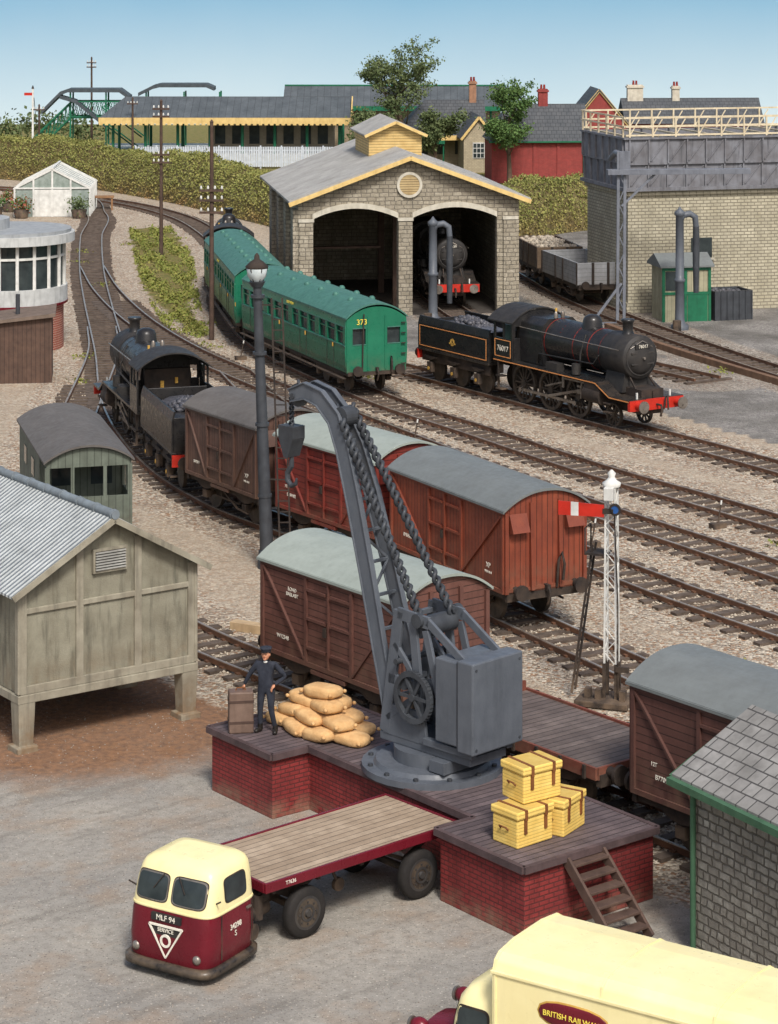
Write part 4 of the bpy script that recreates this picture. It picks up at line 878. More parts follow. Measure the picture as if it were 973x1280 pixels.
# ---------------------------------------------------------------- signal, lamp, poles
o=O('semaphore_signal',5.1,55.0,0,-.35)
for a in(-1,1):
    for b in(-1,1): o.p('post',m_white).beam((a*.14,b*.14,.1),(a*.11,b*.11,5.0),.04,.04)
for i in range(14):
    z=.9+i*.29; s=1 if i%2 else -1
    for a in(-1,1): o.p('lattice',m_white).beam((a*.13,-s*.13,z),(a*.13,s*.13,z+.29),.022,.018); o.p('lattice',m_white).beam((-s*.13,a*.13,z),(s*.13,a*.13,z+.29),.022,.018)
for a in(-1,1):
    for b in(-1,1): o.p('post_base',m_frame).box(a*.14-.035,a*.14+.035,b*.14-.035,b*.14+.035,0,.95)
o.p('base_plate',m_frame,.02).box(-.75,.5,-.55,.45,.02,.16)
for x in(-.5,-.25,.32): o.p('base_fittings',m_frame).cb(x,-.2,.16,.14,.2,.22)
o.p('cap',m_white).lathe([(.2,4.98),(.22,5.06),(.12,5.12),(.07,5.2),(.1,5.28),(.02,5.36)],(0,0,0),12)
o.p('lamp_case',m_white,.02).cb(.0,-.22,4.7,.22,.2,.3)
z=4.45
o.p('arm_red',m_red).py([(-.12,z-.14),(-.12,z+.14),(-.72,z+.15),(-.72,z-.15)],-.24,-.21); o.p('arm_stripe',m_white).py([(-.72,z-.15),(-.72,z+.15),(-.9,z+.155),(-.9,z-.155)],-.24,-.21); o.p('arm_red',m_red).py([(-.9,z-.155),(-.9,z+.155),(-1.2,z+.16),(-1.2,z-.16)],-.24,-.21)
o.p('spectacle',m_frame).ring((.14,-.23,z+.05),.09,.14,.04,16); o.p('spectacle',m_frame).box(-.15,.1,-.25,-.2,z-.06,z+.06); o.p('lens',M('lens_blue',(50,90,150),(40,80,140),rough=.1)).cyl((.14,-.24,z+.05),(.14,-.22,z+.05),.09,n=14)
for y in(-.0,.3): o.p('ladder',m_frame).beam((-.95,y,.15),(-.45,y,3.6),.035,.05)
for i in range(13): t=i/13; o.p('ladder',m_frame).beam((-.95+.5*t,0,.3+3.4*t),(-.95+.5*t,.3,.3+3.4*t),.03,.03)
o.p('platform',m_frame).box(-.62,-.1,-.1,.4,3.38,3.43); o.p('platform',m_frame).tube([(-.6,-.1,3.4),(-.6,-.1,4.0),(-.6,.4,4.0),(-.6,.4,3.4)],.02,5)
o.p('rods',m_frame).tube([(.2,-.2,.2),(.2,-.2,2.3),(.12,-.2,4.4)],.018,5); o.p('weight',m_frame).cb(.3,-.2,.8,.3,.08,.12)
o.done()
o=O('yard_lamp',-3.42,67.5,0); k=o.p('post',m_greyd)
def lean(z): return -.036*z
k.tube([(lean(0),0,0),(lean(4),0,4),(lean(7.9),0,7.9)],[.2,.16,.12],12); k.cyl((0,0,0),(0,0,.5),.28,.25,n=16)
for z in(2,4,6,7.6): k.cyl((lean(z),0,z),(lean(z),0,z+.08),.2,n=14)
k.tube([(lean(7.9),0,7.9),(lean(8.0),0,8.05)],[.16,.24],12)
o.p('lantern_glass',M('lantern_glass',(200,208,208),(150,160,160),rough=.15,streak=0)).lathe([(.16,8.06),(.26,8.2),(.3,8.42),(.2,8.5)],(lean(8.2),0,0),16); o.p('lantern_cap',m_frame).lathe([(.3,8.42),(.33,8.47),(.2,8.6),(.08,8.68),(.07,8.78),(.02,8.85)],(lean(8.2),0,0),16)
for i in range(6): t=pi*i/3; o.p('lantern_bars',m_frame).beam((lean(8.2)+.17*math.cos(t),.17*math.sin(t),8.06),(lean(8.2)+.31*math.cos(t),.31*math.sin(t),8.44),.025,.025)
for x in(.32,.62): o.p('ladder',m_frame).beam((x+.05,-.1,.2),(x-.2,-.1,7.6),.04,.05)
for i in range(24): z=.4+i*.3; o.p('ladder',m_frame).beam((.37-.25*z/7.6,-.1,z),(.67-.25*z/7.6,-.1,z),.03,.03)
for z in(2.5,5,7.4): o.p('ladder',m_frame).beam((lean(z),0,z),(.4-.25*z/7.6,-.1,z),.04,.04)
o.done()
def pole(x,y,z0,h,arms,aw=.95,rz=0):
    o=O('telegraph_pole',x,y,z0,rz); o.p('post',m_pole).cyl((0,0,0),(0,0,h),.12,.08,n=8); o.p('post',m_pole).cyl((0,0,h),(0,0,h+.12),.1,.02,n=8)
    for a in arms:
        o.p('crossarms',m_pole).box(-aw/2,aw/2,-.16,-.07,a,a+.1)
        for i in range(4): xx=-aw/2+.08+i*(aw-.16)/3; o.p('insulators',m_white).lathe([(.045,a+.12),(.06,a+.17),(.03,a+.27)],(xx,-.115,0),7)
    o.done()
pole(-8.06,109.1,0,9.9,(6.75,6.3,5.75),1.1); pole(-13.4,141.2,0,9.1,(8.6,8.15,5.9,5.45),1.0); pole(-29,199,0,5.6,(5.2,)); pole(-27.5,222,0,8.7,(8.2,7.8),.9); pole(-22,206,0,5.8,(5.3,))
# ---------------------------------------------------------------- goods store hut
hr=math.atan2(.577,.816); o=O('goods_store',-7.95,51.55,0,hr)
m_panel=M('store_panel',(142,139,122),(112,107,92),ns=1.6,rough=.9,bump=.7,bs=30,streak=.7,dust=(124,98,70),dz=2.0); m_ppost=M('store_post',(154,149,132),(122,115,100),ns=2,rough=.9,streak=.5,dust=(120,94,66),dz=1.0)
W=4.35;DP=9; zf=1.25; ze=3.5; za=4.75
o.p('walls',m_panel).loft([[(0,y,zf),(0,y,ze),(W/2,y,za),(W,y,ze),(W,y,zf)] for y in(0,DP)])
q=o.p('framing',m_ppost,.015)
for x in(.08,1.45,2.9,W-.08): q.box(x-.09,x+.09,-.06,.02,zf,(ze+(za-ze)*(1-abs(x-W/2)/(W/2)))-.04)
q.box(0,W,-.062,.0,zf-.02,zf+.16); q.box(0,W,-.055,.0,2.95,3.07)
for y in range(0,10,2): q.box(-.06,.02,y-.08,y+.08,zf,ze); q.box(W-.02,W+.06,y-.08,y+.08,zf,ze)
q.box(-.06,W+.06,-.1,DP,zf-.2,zf-.02)
for x in(.15,W-.15):
    for y in(.1,3,6,8.8): o.p('legs',m_ppost,.02).loft([[(x-a,y-a,z),(x+a,y-a,z),(x+a,y+a,z),(x-a,y+a,z)] for z,a in((0,.25),(.12,.25),(.13,.17),(zf-.2,.2))])
rm=M('store_roof',(182,187,186),(152,157,156),pat='corr',pitch=.16,gap='y',ns=1.2,rough=.75,bump=.6,dist=.05,streak=.25,pd=.4)
for s in(-1,1):
    x1=W/2+s*(W/2+.28); z1=ze-.28*(za-ze)/(W/2)+.04
    o.p('roof',rm).loft([[(W/2,y,za+.05),(x1,y,z1),(x1,y,z1+.05),(W/2,y,za+.11)] for y in(-.28,DP+.3)])
    o.p('bargeboards',m_ppost).beam((W/2,-.3,za+.02),(x1,-.3,z1),.05,.13)
rt=o.p('ridge',M('ridge_tile',(120,130,136),(98,104,108))); rt.cyl((W/2,-.34,za+.13),(W/2,DP+.3,za+.13),.1,n=12)
for i in range(12): rt.cyl((W/2,-.3+i*.8,za+.13),(W/2,-.24+i*.8,za+.13),.12,n=12)
o.p('louvre_frame',m_ppost).box(W/2-.42,W/2+.42,-.1,-.02,3.6,4.12)
lvm=M('louvre',(168,168,162),(134,134,128)); o.p('louvre_back',m_frame).box(W/2-.37,W/2+.37,-.105,-.1,3.65,4.07)
for i in range(7): o.p('louvres',lvm).beam((W/2-.37,-.12,3.68+i*.06),(W/2+.37,-.12,3.68+i*.06),.04,.03)
o.done()
# stone hut right
o=O('stone_hut',5.2,41.15,0,math.atan2(-.86,.5)); sm=M('hut_stone',(176,172,160),(118,112,102),pat='stone',bw=.3,bh=.15,mort=(92,87,78),ms=.022,ns=4,rough=.9,bump=1,dist=.03,streak=.3)
o.p('walls',sm).loft([[(x,0,0),(x,0,3.0),(x,1.5,3.75),(x,3.0,3.0),(x,3.0,0)] for x in(0,5)])
hsl=M('hut_slate',(150,148,144),(112,110,106),pat='slate',bw=.3,bh=.24,mort=(66,64,62),ms=.015)
for s in(0,1):
    y0=-.25 if not s else 3.25
    o.p('roof',hsl).loft([[(x,1.5,3.82),(x,y0,2.92),(x,y0,3.0),(x,1.5,3.92)] for x in(-.25,5.3)])
gm=M('gutter_green',(70,104,78),(54,84,62)); o.p('gutter',gm).beam((-.25,-.31,2.9),(5.3,-.31,2.9),.12,.12); o.p('bargeboard',gm).beam((-.27,-.25,2.92),(-.27,1.5,3.8),.05,.12); o.p('bargeboard',gm).beam((-.27,3.25,2.92),(-.27,1.5,3.8),.05,.12)
o.p('downpipe',gm).cyl((.12,-.08,0),(.12,-.08,2.85),.05,n=10)
o.p('door',gm).box(3.6,4.5,-.03,.02,0,2); o.done()
# ---------------------------------------------------------------- engine shed
o=O('engine_shed',-4.4,116.2,0,.15); W=10.9; DP=13.5
sm=M('shed_stone',(182,174,156),(130,122,106),pat='stone',bw=.45,bh=.2,mort=(108,102,92),ms=.022,ns=3,rough=.9,bump=.9,dist=.03,streak=.3)
ms_=M('arch_stone',(198,193,178),(170,164,148))
def gable(x): return 5.7+2.0*(1-abs(x-W/2)/(W/2))
def arch(x,c): return 4.75+.5*(1-((x-c)/2.1)**2)
c1,c2=2.8,7.7
wl=o.p('walls',sm)
for a,b in((0,.7),(4.9,5.6),(9.8,W)): wl.curtain([a,b] if not a<W/2<b else [a,W/2,b],lambda x:0,gable,0,.5)
for c in(c1,c2):
    xs_=[c-2.1+4.2*i/20 for i in range(21)]; wl.curtain(xs_,lambda x:arch(x,c),gable,0,.5)
    o.p('arch_rings',ms_).curtain(xs_,lambda x:arch(x,c)-.02,lambda x:arch(x,c)+.24,-.06,.1)
wl.box(0,.45,.5,DP,0,5.7); wl.box(W-.45,W,.5,DP,0,5.7); wl.curtain([0,W/2,W],lambda x:0,gable,DP,DP+.4)
for y in(0.05,3.4,6.8,10.2): wl.box(-.25,0,y,y+.8,0,5.2)
for x in(.38,5.25,W-.45): wl.box(x-.34,x+.34,-.12,0,0,4.6)
for x in(.38,5.25,W-.45): o.p('pier_caps',ms_).box(x-.38,x+.38,-.16,.0,4.6,4.75)
rm=M('shed_roof',(188,186,180),(154,152,146),pat='corr',pitch=.35,gap='y',ns=1,rough=.85,bump=.7,dist=.08,pd=.5)
for s in(-1,1):
    x1=W/2+s*(W/2+.5); z1=5.7-.5*2.0/(W/2)+.05
    o.p('roof',rm).loft([[(W/2,y,7.77),(x1,y,z1),(x1,y,z1+.1),(W/2,y,7.9)] for y in(-.5,DP+.6)])
    o.p('bargeboards',m_ycream).beam((W/2,-.52,7.68),(x1,-.52,z1-.08),.08,.2)
    o.p('monitor_roof',rm).loft([[(W/2,y,9.15),(W/2+s*1.6,y,8.42),(W/2+s*1.6,y,8.5),(W/2,y,9.25)] for y in(4.2,9.8)])
    o.p('monitor_barge',m_ycream).beam((W/2,4.18,9.12),(W/2+s*1.6,4.18,8.42),.06,.14)
ml=M('monitor_louvres',(216,190,130),(186,156,98),pat='z',pitch=.14,gap=.25,pd=.5)
o.p('monitor',ml).loft([[(W/2-1.35,y,7.2),(W/2-1.35,y,8.5),(W/2,y,9.1),(W/2+1.35,y,8.5),(W/2+1.35,y,7.2)] for y in(4.5,9.5)])
o.p('gable_vent',M('vent_boards',(190,168,124),(160,138,98),pat='z',pitch=.12,gap=.3,pd=.6)).cyl((W/2,-.09,6.35),(W/2,.1,6.35),.5,n=28); o.p('vent_ring',ms_).ring((W/2,-.05,6.35),.5,.63,.14,30)
for y in(3,6,9,12): o.p('trusses',m_pole).beam((.45,y,5.4),(W-.45,y,5.4),.15,.2)
o.p('inner_bench',m_wood).cb(1.1,5,0,.8,3,.9); o.p('inner_posts',m_pole).box(5.1,5.4,3,3.3,0,5.4); o.p('inner_posts',m_pole).box(5.1,5.4,8,8.3,0,5.4)
o.p('walkway',m_pole).beam((.6,4,2.9),(4.6,4,2.9),.5,.1)
o.p('floor',M('shed_floor',(80,75,70),(60,56,52))).box(.45,W-.45,.0,DP,.0,.03)
o.done()
# ---------------------------------------------------------------- water tower
o=O('water_tower',11.7,117.6,0,math.atan2(.25,.97)); W=12; DP=6
tb=M('tower_brick',(192,185,162),(152,145,123),pat='brick',bw=.36,bh=.16,mort=(126,119,104),ms=.022,ns=1.2,rough=.9,bump=.8,dist=.03,streak=.3)
o.p('brick_base',tb).box(0,W,0,DP,0,5.75); o.p('cornice',tb).box(-.12,W+.12,-.12,DP+.12,5.75,5.98); o.p('brick_plinth',tb).box(-.1,W+.1,-.1,DP+.1,0,.5)
tm=M('tank_iron',(122,124,130),(94,92,94),ns=1.6,rough=.7,bump=.3,streak=.6); tk=o.p('tank',tm)
tk.box(-.3,W+.3,-.3,DP+.3,5.98,6.15)
for z0,z1,e in((6.15,7.35,.12),(7.35,8.6,.22)):
    tk.box(-e,W+e,-e,-e+.06,z0,z1); tk.box(-e,W+e,DP+e-.06,DP+e,z0,z1); tk.box(-e,-e+.06,-e+.06,DP+e-.06,z0,z1); tk.box(W+e-.06,W+e,-e+.06,DP+e-.06,z0,z1)
    for i in range(13): o.p('flanges',tm).box(i*W/12-.04,i*W/12+.04,-e-.09,-e,z0,z1)
    for i in range(7): o.p('flanges',tm).box(-e-.09,-e,i*DP/6-.04,i*DP/6+.04,z0,z1)
    o.p('rims',tm).box(-e-.12,W+e+.1,-e-.12,-e,z1-.08,z1+.02); o.p('rims',tm).box(-e-.12,-e,-e,DP+e,z1-.08,z1+.02)
    for i in range(12): o.p('stays',tm).beam((i*W/12+.1,-e-.04,z0+.1),(i*W/12+.9,-e-.04,z1-.15),.05,.04,(0,1,0))
o.p('water',M('tank_water',(50,58,60),(40,48,50),rough=.1,bump=.05)).box(0,W,0,DP,8.2,8.25)
wr=M('railing_wood',(214,202,174),(184,168,138)); rl=o.p('railings',wr)
for y in(-.25,DP+.25):
    for i in range(11): rl.box(i*W/10-.04,i*W/10+.04,y-.04,y+.04,8.6,9.6)
    for z in(8.68,9.1,9.55): rl.box(-.2,W+.2,y-.03,y+.03,z,z+.08)
    for i in range(10): rl.beam((i*W/10,y,8.7),(i*W/10+.5,y,9.5),.04,.05)
for x in(-.25,W+.25):
    for i in range(6): rl.box(x-.04,x+.04,i*DP/5-.04,i*DP/5+.04,8.6,9.6)
    for z in(9.1,9.55): rl.box(x-.03,x+.03,-.25,DP+.25,z,z+.08)
for i in range(9): rl.box(i*W/8-.05,i*W/8+.05,-.2,DP+.2,8.62,8.7)
o.p('window',m_glass).box(3.3,4.4,-.03,.02,2.6,3.6); o.p('window_sill',ms_).box(3.2,4.5,-.1,.02,2.5,2.6)
o.done()
m_gan=M('gantry_grey',(116,120,128),(94,98,106),rough=.55,bump=.15,streak=.3)
o=O('pipe_gantry',11.05,114.0,0,.1); k=o.p('legs',m_gan,.01)
for x in(-.16,.16): k.beam((x-.05,0,0),(x+.0,0,8.2),.1,.14)
for i in range(10): s=1 if i%2 else -1; k.beam((-s*.16,0,.5+i*.75),(s*.16,0,1.25+i*.75),.05,.05)
k.beam((-1.45,0,.05),(-.05,0,1.9),.09,.12); k.beam((-1.5,0,.04),(.4,0,.04),.3,.08); k.beam((0,1.2,.05),(0,.1,1.9),.09,.12)
o.p('arm',m_gan,.01).box(-.7,6.2,-.25,.25,7.1,7.35); o.p('post_head',m_gan).box(-.1,.4,-.1,.1,7.35,8.2)
o.p('pipe',m_gan).tube([(.1,0,8.0),(.1,2,8.0),(.1,3.3,7.6)],.14,10); o.p('arm_brace',m_gan).beam((0,0,5.6),(1.6,0,7.1),.08,.1); o.done()
def wcol(x,y,h,rz,hose):
    o=O('water_crane',x,y,0,rz); k=o.p('column',m_grey); k.lathe([(.42,0),(.42,.2),(.26,.3),(.22,.5),(.2,2.2),(.26,2.25),(.26,2.35),(.2,2.4),(.19,h-.3),(.25,h-.25),(.25,h-.1),(.12,h),(.02,h+.15)],(0,0,0),16)
    k.tube([(0,0,h-.5),(.15,0,h-.25),(.5,0,h-.2),(.75,0,h-.35),(.8,0,h-.8)],[.17,.17,.16,.15,.14],10)
    o.p('leather_bag',m_greyd).tube([(.8,0,h-.8),(.8,0,h-2),(.8,0,h-hose)],[.15,.17,.13],10); o.p('brazier',m_frame).cyl((-.3,-.5,0),(-.3,-.5,.5),.2,n=10); o.done()
wcol(2.1,114.6,4.9,.1,4.0); wcol(13.6,112.3,5.6,.2,3.9)
o=O('lineside_hut',13.1,114.6,0,.2); k=o.p('walls',M('hut_cream',(170,166,140),(140,136,112),pat='xy',pitch=.2)); k.box(0,2.3,0,1.8,0,2.6); gm2=o.p('trim',m_ggreen)
for x in(0,1.1,2.3): gm2.box(x-.07,x+.07,-.05,.0,0,2.6)
gm2.box(-.07,2.37,-.06,0,1.3,1.42); gm2.box(-.07,2.37,-.06,0,2.45,2.6); gm2.box(1.2,2.2,-.04,0,0,1.3)
o.p('windows',m_glass).box(.1,1.0,-.03,0,1.5,2.4); o.p('roof',m_roofd).loft([[(x,-.2,2.6),(x,-.2,2.68),(x,.9,3.2),(x,2.0,2.68),(x,2.0,2.6)] for x in(-.2,2.5)]); o.done()
o=O('coal_bin',15.6,115,0,.3); k=o.p('sides',m_greyd); k.box(0,2,0,.1,0,1.4); k.box(0,2,1.5,1.6,0,1.4); k.box(0,.1,.1,1.5,0,1.4); k.box(1.9,2,.1,1.5,0,1.4)
for i in range(7): k.box(i*.32,i*.32+.06,-.05,0,0,1.4)
for i in range(60): o.p('coal',m_coal).ell((R.uniform(.2,1.8),R.uniform(.2,1.4),R.uniform(.9,1.3)),.18,.18,.14,6,4,jit=.2)
o.done()
kb=resample([(10.2,112.5),(12.3,105.8),(15.5,98),(19,90)],1.0); o=O('timber_kerb'); mbk=M('baulk',(124,96,74),(94,72,56))
for i in range(len(kb)-1): o.p('baulks',mbk,.01).beam((kb[i][0],kb[i][1],.13),(kb[i+1][0],kb[i+1][1],.13),.26,.28)
o.done()
# ash heap beside the tower
o=O('ash_heap',8.6,109.0,0)
for i in range(220):
    a=R.uniform(0,6.28); r=abs(R.gauss(0,.55)); o.p('clinker',m_coal).ell((r*math.cos(a)*1.3,r*math.sin(a),max(.02,.38-.36*r)),.12,.1,.09,6,4,jit=.25)
o.done()
# ---------------------------------------------------------------- signal box + hut + greenhouse (left)
o=O('signal_box',-17.0,107.2,0,0)
def cap(r,l=9,n=24): return [(r*math.cos(t),r*math.sin(t)) for t in [-pi/2+pi*i/n for i in range(n+1)]]+[(-l,r),(-l,-r)]
m_bxw=M('render_white',(190,192,190),(164,166,164),streak=.35)
o.p('brick_base',M('box_brick',(158,72,62),(124,58,50),pat='brick',bw=.24,bh=.1,mort=(170,150,130),ms=.014)).pz(cap(2.45),0,2.1)
o.p('white_band',m_bxw,.02).pz(cap(2.62),2.1,2.8)
o.p('glazing',m_glass).pz(cap(2.45),2.8,4.75); o.p('roof_slab',m_bxw,.03).pz(cap(2.95),4.75,5.15); o.p('roof_top',M('box_roof',(150,154,156),(132,136,138)),.02).pz(cap(2.8),5.15,5.3); o.p('upper_roof',M('box_roof_cap',(160,164,166),(140,144,146)),.03).pz([(x*.55-1.5,y*.6) for x,y in cap(2.8)],5.3,5.75)
for i in range(11):
    t=-pi/2+pi*i/10; x,y=2.5*math.cos(t),2.5*math.sin(t); o.p('mullions',m_white).beam((x,y,2.8),(x,y,4.75),.13,.13)
for i in range(8):
    for y in(-2.5,2.5): o.p('mullions',m_white).box(-i*1.1-.07,-i*1.1+.07,y-.05,y+.05,2.8,4.75)
o.p('transom',m_white).pz(cap(2.53),4.1,4.2); o.p('gutter_line',m_maroon).pz(cap(2.64),2.0,2.1)
o.done()
o=O('platelayers_hut',-18.5,97.2,0,.12); k=o.p('walls',M('brown_boards',(96,74,62),(70,54,46),pat='xy',pitch=.18,gap=.14)); k.box(0,4.8,0,2.5,0,2.2)
o.p('roof',M('felt_roof',(120,104,92),(92,80,70))).loft([[(-.2,y,2.2),(-.2,y,2.3),(4.95,y,2.85),(4.95,y,2.7)] for y in(-.2,2.7)]); k.loft([[(0,y,2.19),(4.8,y,2.19),(4.8,y,2.68)] for y in(0,2.5)]); o.p('stove_pipe',m_greyd).cyl((3.4,1,2.4),(3.4,1,3.5),.09,n=10); o.done()
o=O('greenhouse',-25.5,163.5,0,.05); wp=o.p('frame',m_white); W=5.1;DP=6
for y in(0,DP):
    for x in(0,1.28,2.55,3.8,W): wp.box(x-.06,x+.06,y-.05,y+.05,0,1.95 if x in(0,W) else (3.25-.5*abs(x-2.55)))
    wp.beam((0,y,1.95),(W/2,y,3.25),.08,.14); wp.beam((W,y,1.95),(W/2,y,3.25),.08,.14); wp.box(0,W,y-.055,y+.055,1.9,2.0)
for y in range(0,7):
    wp.beam((-.1,y,1.92),(W/2,y,3.28),.07,.07); wp.beam((W+.1,y,1.92),(W/2,y,3.28),.07,.07); wp.box(-.05,.05,y-.04,y+.04,0,1.95); wp.box(W-.05,W+.05,y-.04,y+.04,0,1.95)
wp.box(W/2-.08,W/2+.08,-.1,DP+.1,3.22,3.34); wp.box(1.35,2.5,-.07,-.03,.02,1.85); wp.box(2.6,3.75,-.07,-.03,.02,1.85)
gp_=M('greenhouse_panes',(150,160,154),(112,124,116),rough=.2,streak=.1); gq=o.p('panes',gp_); gq.loft([[(0.03,y,0),(.03,y,1.9),(W/2,y,3.2),(W-.03,y,1.9),(W-.03,y,0)] for y in(.03,DP-.03)]); o.done()
fl=leafmat('flower_leaves',(60,110,50),(48,90,42),(200,80,90))
for i,(x,y,c) in enumerate(((-24.9,162.6,fl),(-21.0,162.6,m_leafd),(-26.9,164,m_leaf),(-26.4,167,fl))):
    o=O('planter',x,y,0); o.p('tub',m_frame).lathe([(.42,0),(.55,.6),(.5,.62)],(0,0,0),14); e=o.done(); leafmesh('plant',NR.normal(0,.28,(420,3))*np.array((1.2,1,.9))+np.array((0,0,.95)),.09,c,e)
o=O('platform_trolley',-20.3,168.5,0,.1); k=o.p('deck',M('trolley_wood',(150,114,80),(120,90,64))); k.box(-1,1,-.4,.4,.85,.97)
for x in(-.85,.85):
    for y in(-.3,.3): k.box(x-.06,x+.06,y-.06,y+.06,0,.85)
o.done()
# ---------------------------------------------------------------- station
o=O('platform',0,206,0,0); o.p('platform_wall',M('platform_concrete',(186,186,180),(158,158,152))).box(-34,14,0,14,0,.95); o.done()
o=O('platform_fence',-21.5,203.6,0,-.02); k=o.p('pales',M('fence_pale',(196,203,210),(170,178,186)))
for i in range(84): k.box(i*.2,i*.2+.15,0,.04,.15,1.85)
for z in(.5,1.5): k.box(0,16.8,.04,.1,z,z+.1)
for i in range(10): k.box(i*1.77-.06,i*1.77+.06,.04,.16,0,1.95)
o.done()
o=O('platform_canopy',-24.9,206.3,0,-.015); W=21.6
m_cr=M('canopy_roof',(88,94,98),(66,72,76),pat='x',pitch=.6,gap=.06,ns=1,streak=.2)
o.p('roof',m_cr).loft([[(0,0,4.05),(0,0,4.15),(1.8,3.6,5.75),(1.8,3.6,5.6)],[(W,0,4.05),(W,0,4.15),(W-.1,3.6,5.75),(W-.1,3.6,5.6)]]); o.p('roof',m_cr).loft([[(0,7.2,4.05),(0,7.2,4.15),(1.8,3.6,5.78),(1.8,3.6,5.6)],[(W,7.2,4.05),(W,7.2,4.15),(W-.1,3.6,5.78),(W-.1,3.6,5.6)]])
o.p('roof',m_cr).add([(0,0,4.15),(1.8,3.6,5.75),(0,7.2,4.15)],[(0,1,2)])
v=o.p('valance',m_ycream); v.box(-.05,W,-.1,-.04,3.62,4.14); v.box(W,W+.05,0,7.2,3.72,4.1); v.add([(W+.03,0,4.1),(W+.03,3.6,5.6),(W+.03,7.2,4.1)],[(0,1,2)])
v.beam((W+.06,0,4.15),(W+.06,3.6,5.75),.1,.16)
for i in range(44): v.box(i*.49,i*.49+.3,-.1,-.06,3.5,3.62)
for i in range(8):
    x=1+i*2.8
    for y in(1.5,5.7):
        o.p('columns',m_ggreen).cyl((x,y,.95),(x,y,4.0),.13,n=8); o.p('columns',m_ggreen).beam((x,y,3.3),(x+.7,y,4.0),.08,.1); o.p('columns',m_ggreen).beam((x,y,3.3),(x-.7,y,4.0),.08,.1)
    o.p('columns',m_ggreen).beam((x,.1,3.95),(x,7,3.95),.1,.14)
o.p('building_wall',M('station_wall',(168,158,138),(130,124,112),pat='brick',bw=.3,bh=.12)).box(9,20,4.2,6.8,.95,4.6)
for i in range(7): o.p('wall_windows',m_glass).box(9.6+i*1.5,10.5+i*1.5,4.15,4.22,1.6,3.2)
o.p('benches',m_ggreen).box(3,5,3.4,3.8,1.3,1.4); o.done()
o=O('platform_canopy',-9.5,214.5,0,-.02); W=20
o.p('roof',m_cr).loft([[(x,0,4.6),(x,0,4.7),(x,3,6.35),(x,6,4.7),(x,6,4.6)] for x in(0,W)]); o.p('valance',m_ggreen).box(0,W,-.06,-.01,4.25,4.66); o.p('ridge',m_ggreen).box(0,W,2.9,3.1,6.33,6.45)
for i in range(9): o.p('columns',m_ggreen).cyl((1+i*2.2,.6,0),(1+i*2.2,.6,4.6),.1,n=8)
o.p('building_wall',M('station_wall2',(170,150,120),(130,114,94),pat='brick')).box(0.5,W-.5,1.2,5,0,4.6); o.done()
o=O('footbridge',-28.6,215.5,0,0); gb=o.p('lattice',m_ggreen)
for y in(0,1.9):
    for z in(3.6,4.95): gb.box(0,13.6,y-.05,y+.05,z,z+.12)
    for i in range(34): x=i*.4; gb.beam((x,y,3.65),(x+.4,y,5.0),.05,.05,(0,1,0)); gb.beam((x,y,5.0),(x+.4,y,3.65),.05,.05,(0,1,0))
    for z in(0,1.35):
        gb.beam((-3.3,y,.4+z),(0,y,3.6+z),.07,.12); gb.beam((3.0,y-1.9,3.3+z),(6.6,y-1.9,.6+z),.07,.12)
    for i in range(10): x=-3.3+i*.35; z=.4+i*.34; gb.beam((x,y,z),(x+.2,y,z+1.6),.05,.05,(0,1,0)); gb.beam((x+.3,y,z+.2),(x+.1,y,z+1.5),.05,.05,(0,1,0))
    for x in(0,3.2,6.8,10.2,13.4): gb.box(x-.07,x+.07,y-.07,y+.07,0,5.9)
gb.box(0,13.6,0,1.9,3.5,3.59)
fr=o.p('roofs',M('bridge_roof',(74,82,86),(56,62,66)))
for pl in([(-2.6,3.9),(-.9,5.6),(-.2,5.85),(4.4,5.85),(5.3,5.2)],[(6.1,5.5),(7.4,6.15),(8.0,6.3),(12.2,6.3),(12.9,6.0)]):
    fr.loft([[(x,-.3,z),(x,2.3,z),(x,2.3,z+.32),(x,-.3,z+.32)] for x,z in pl])
fr.loft([[(x,-.6,z),(x,.9,z),(x,.9,z+.3),(x,-.6,z+.3)] for x,z in((-.9,5.3),(.5,4.9),(3.2,2.7))])
o.done()
o=O('semaphore_signal',-31.6,213,0,0); o.p('post',m_white).box(-.08,.08,-.08,.08,0,6.3); o.p('arm',m_red).box(-.75,-.05,-.12,-.09,5.7,5.95); o.p('ladder',m_frame).beam((.6,0,0),(.1,0,5.5),.1,.04); o.p('cap',m_frame).lathe([(.12,6.3),(.1,6.4),(.02,6.6)],(0,0,0),8); o.done()
o=O('green_railings',-40,207,0,0)
for i in range(56): o.p('pales',m_ggreen).box(i*.25,i*.25+.08,0,.05,.9,2.1)
o.p('pales',None).box(0,14,0.05,.1,1.9,2.0); o.done()
rb=M('red_brick_wall',(152,62,58),(128,52,50),pat='brick',bw=.28,bh=.1,mort=(126,70,64),ms=.01)
def chimney(o,x,y,z0,z1,mat,w_=.5):
    k=o.p('chimneys',mat); k.box(x-w_/2,x+w_/2,y-.3,y+.3,z0,z1); k.box(x-w_/2-.08,x+w_/2+.08,y-.38,y+.38,z1-.25,z1-.1)
    for dx in(-.12,.12): o.p('pots',m_redline).cyl((x+dx,y,z1),(x+dx,y,z1+.35),.1,.08,n=8)
o=O('station_building',1.4,203.5,0,.05); k=o.p('walls',M('grey_brick',(164,152,126),(132,122,102),pat='brick',bw=.3,bh=.12)); k.box(0,6.6,0,5,0,3.4)
o.p('roof',m_slate).loft([[(-.3,-.3,3.4),(-.3,5.3,3.4),(6.9,5.3,3.4),(6.9,-.3,3.4)],[(1.8,2.4,5.7),(1.8,2.6,5.7),(6.9,2.6,5.7),(6.9,2.4,5.7)]])
o.p('awning',m_ycream).box(.6,5.6,-1.8,-1.7,2.5,2.9); o.p('awning_roof',m_cr).loft([[(x,-1.75,2.85),(x,0,3.2),(x,0,3.1),(x,-1.75,2.78)] for x in(.6,5.6)])
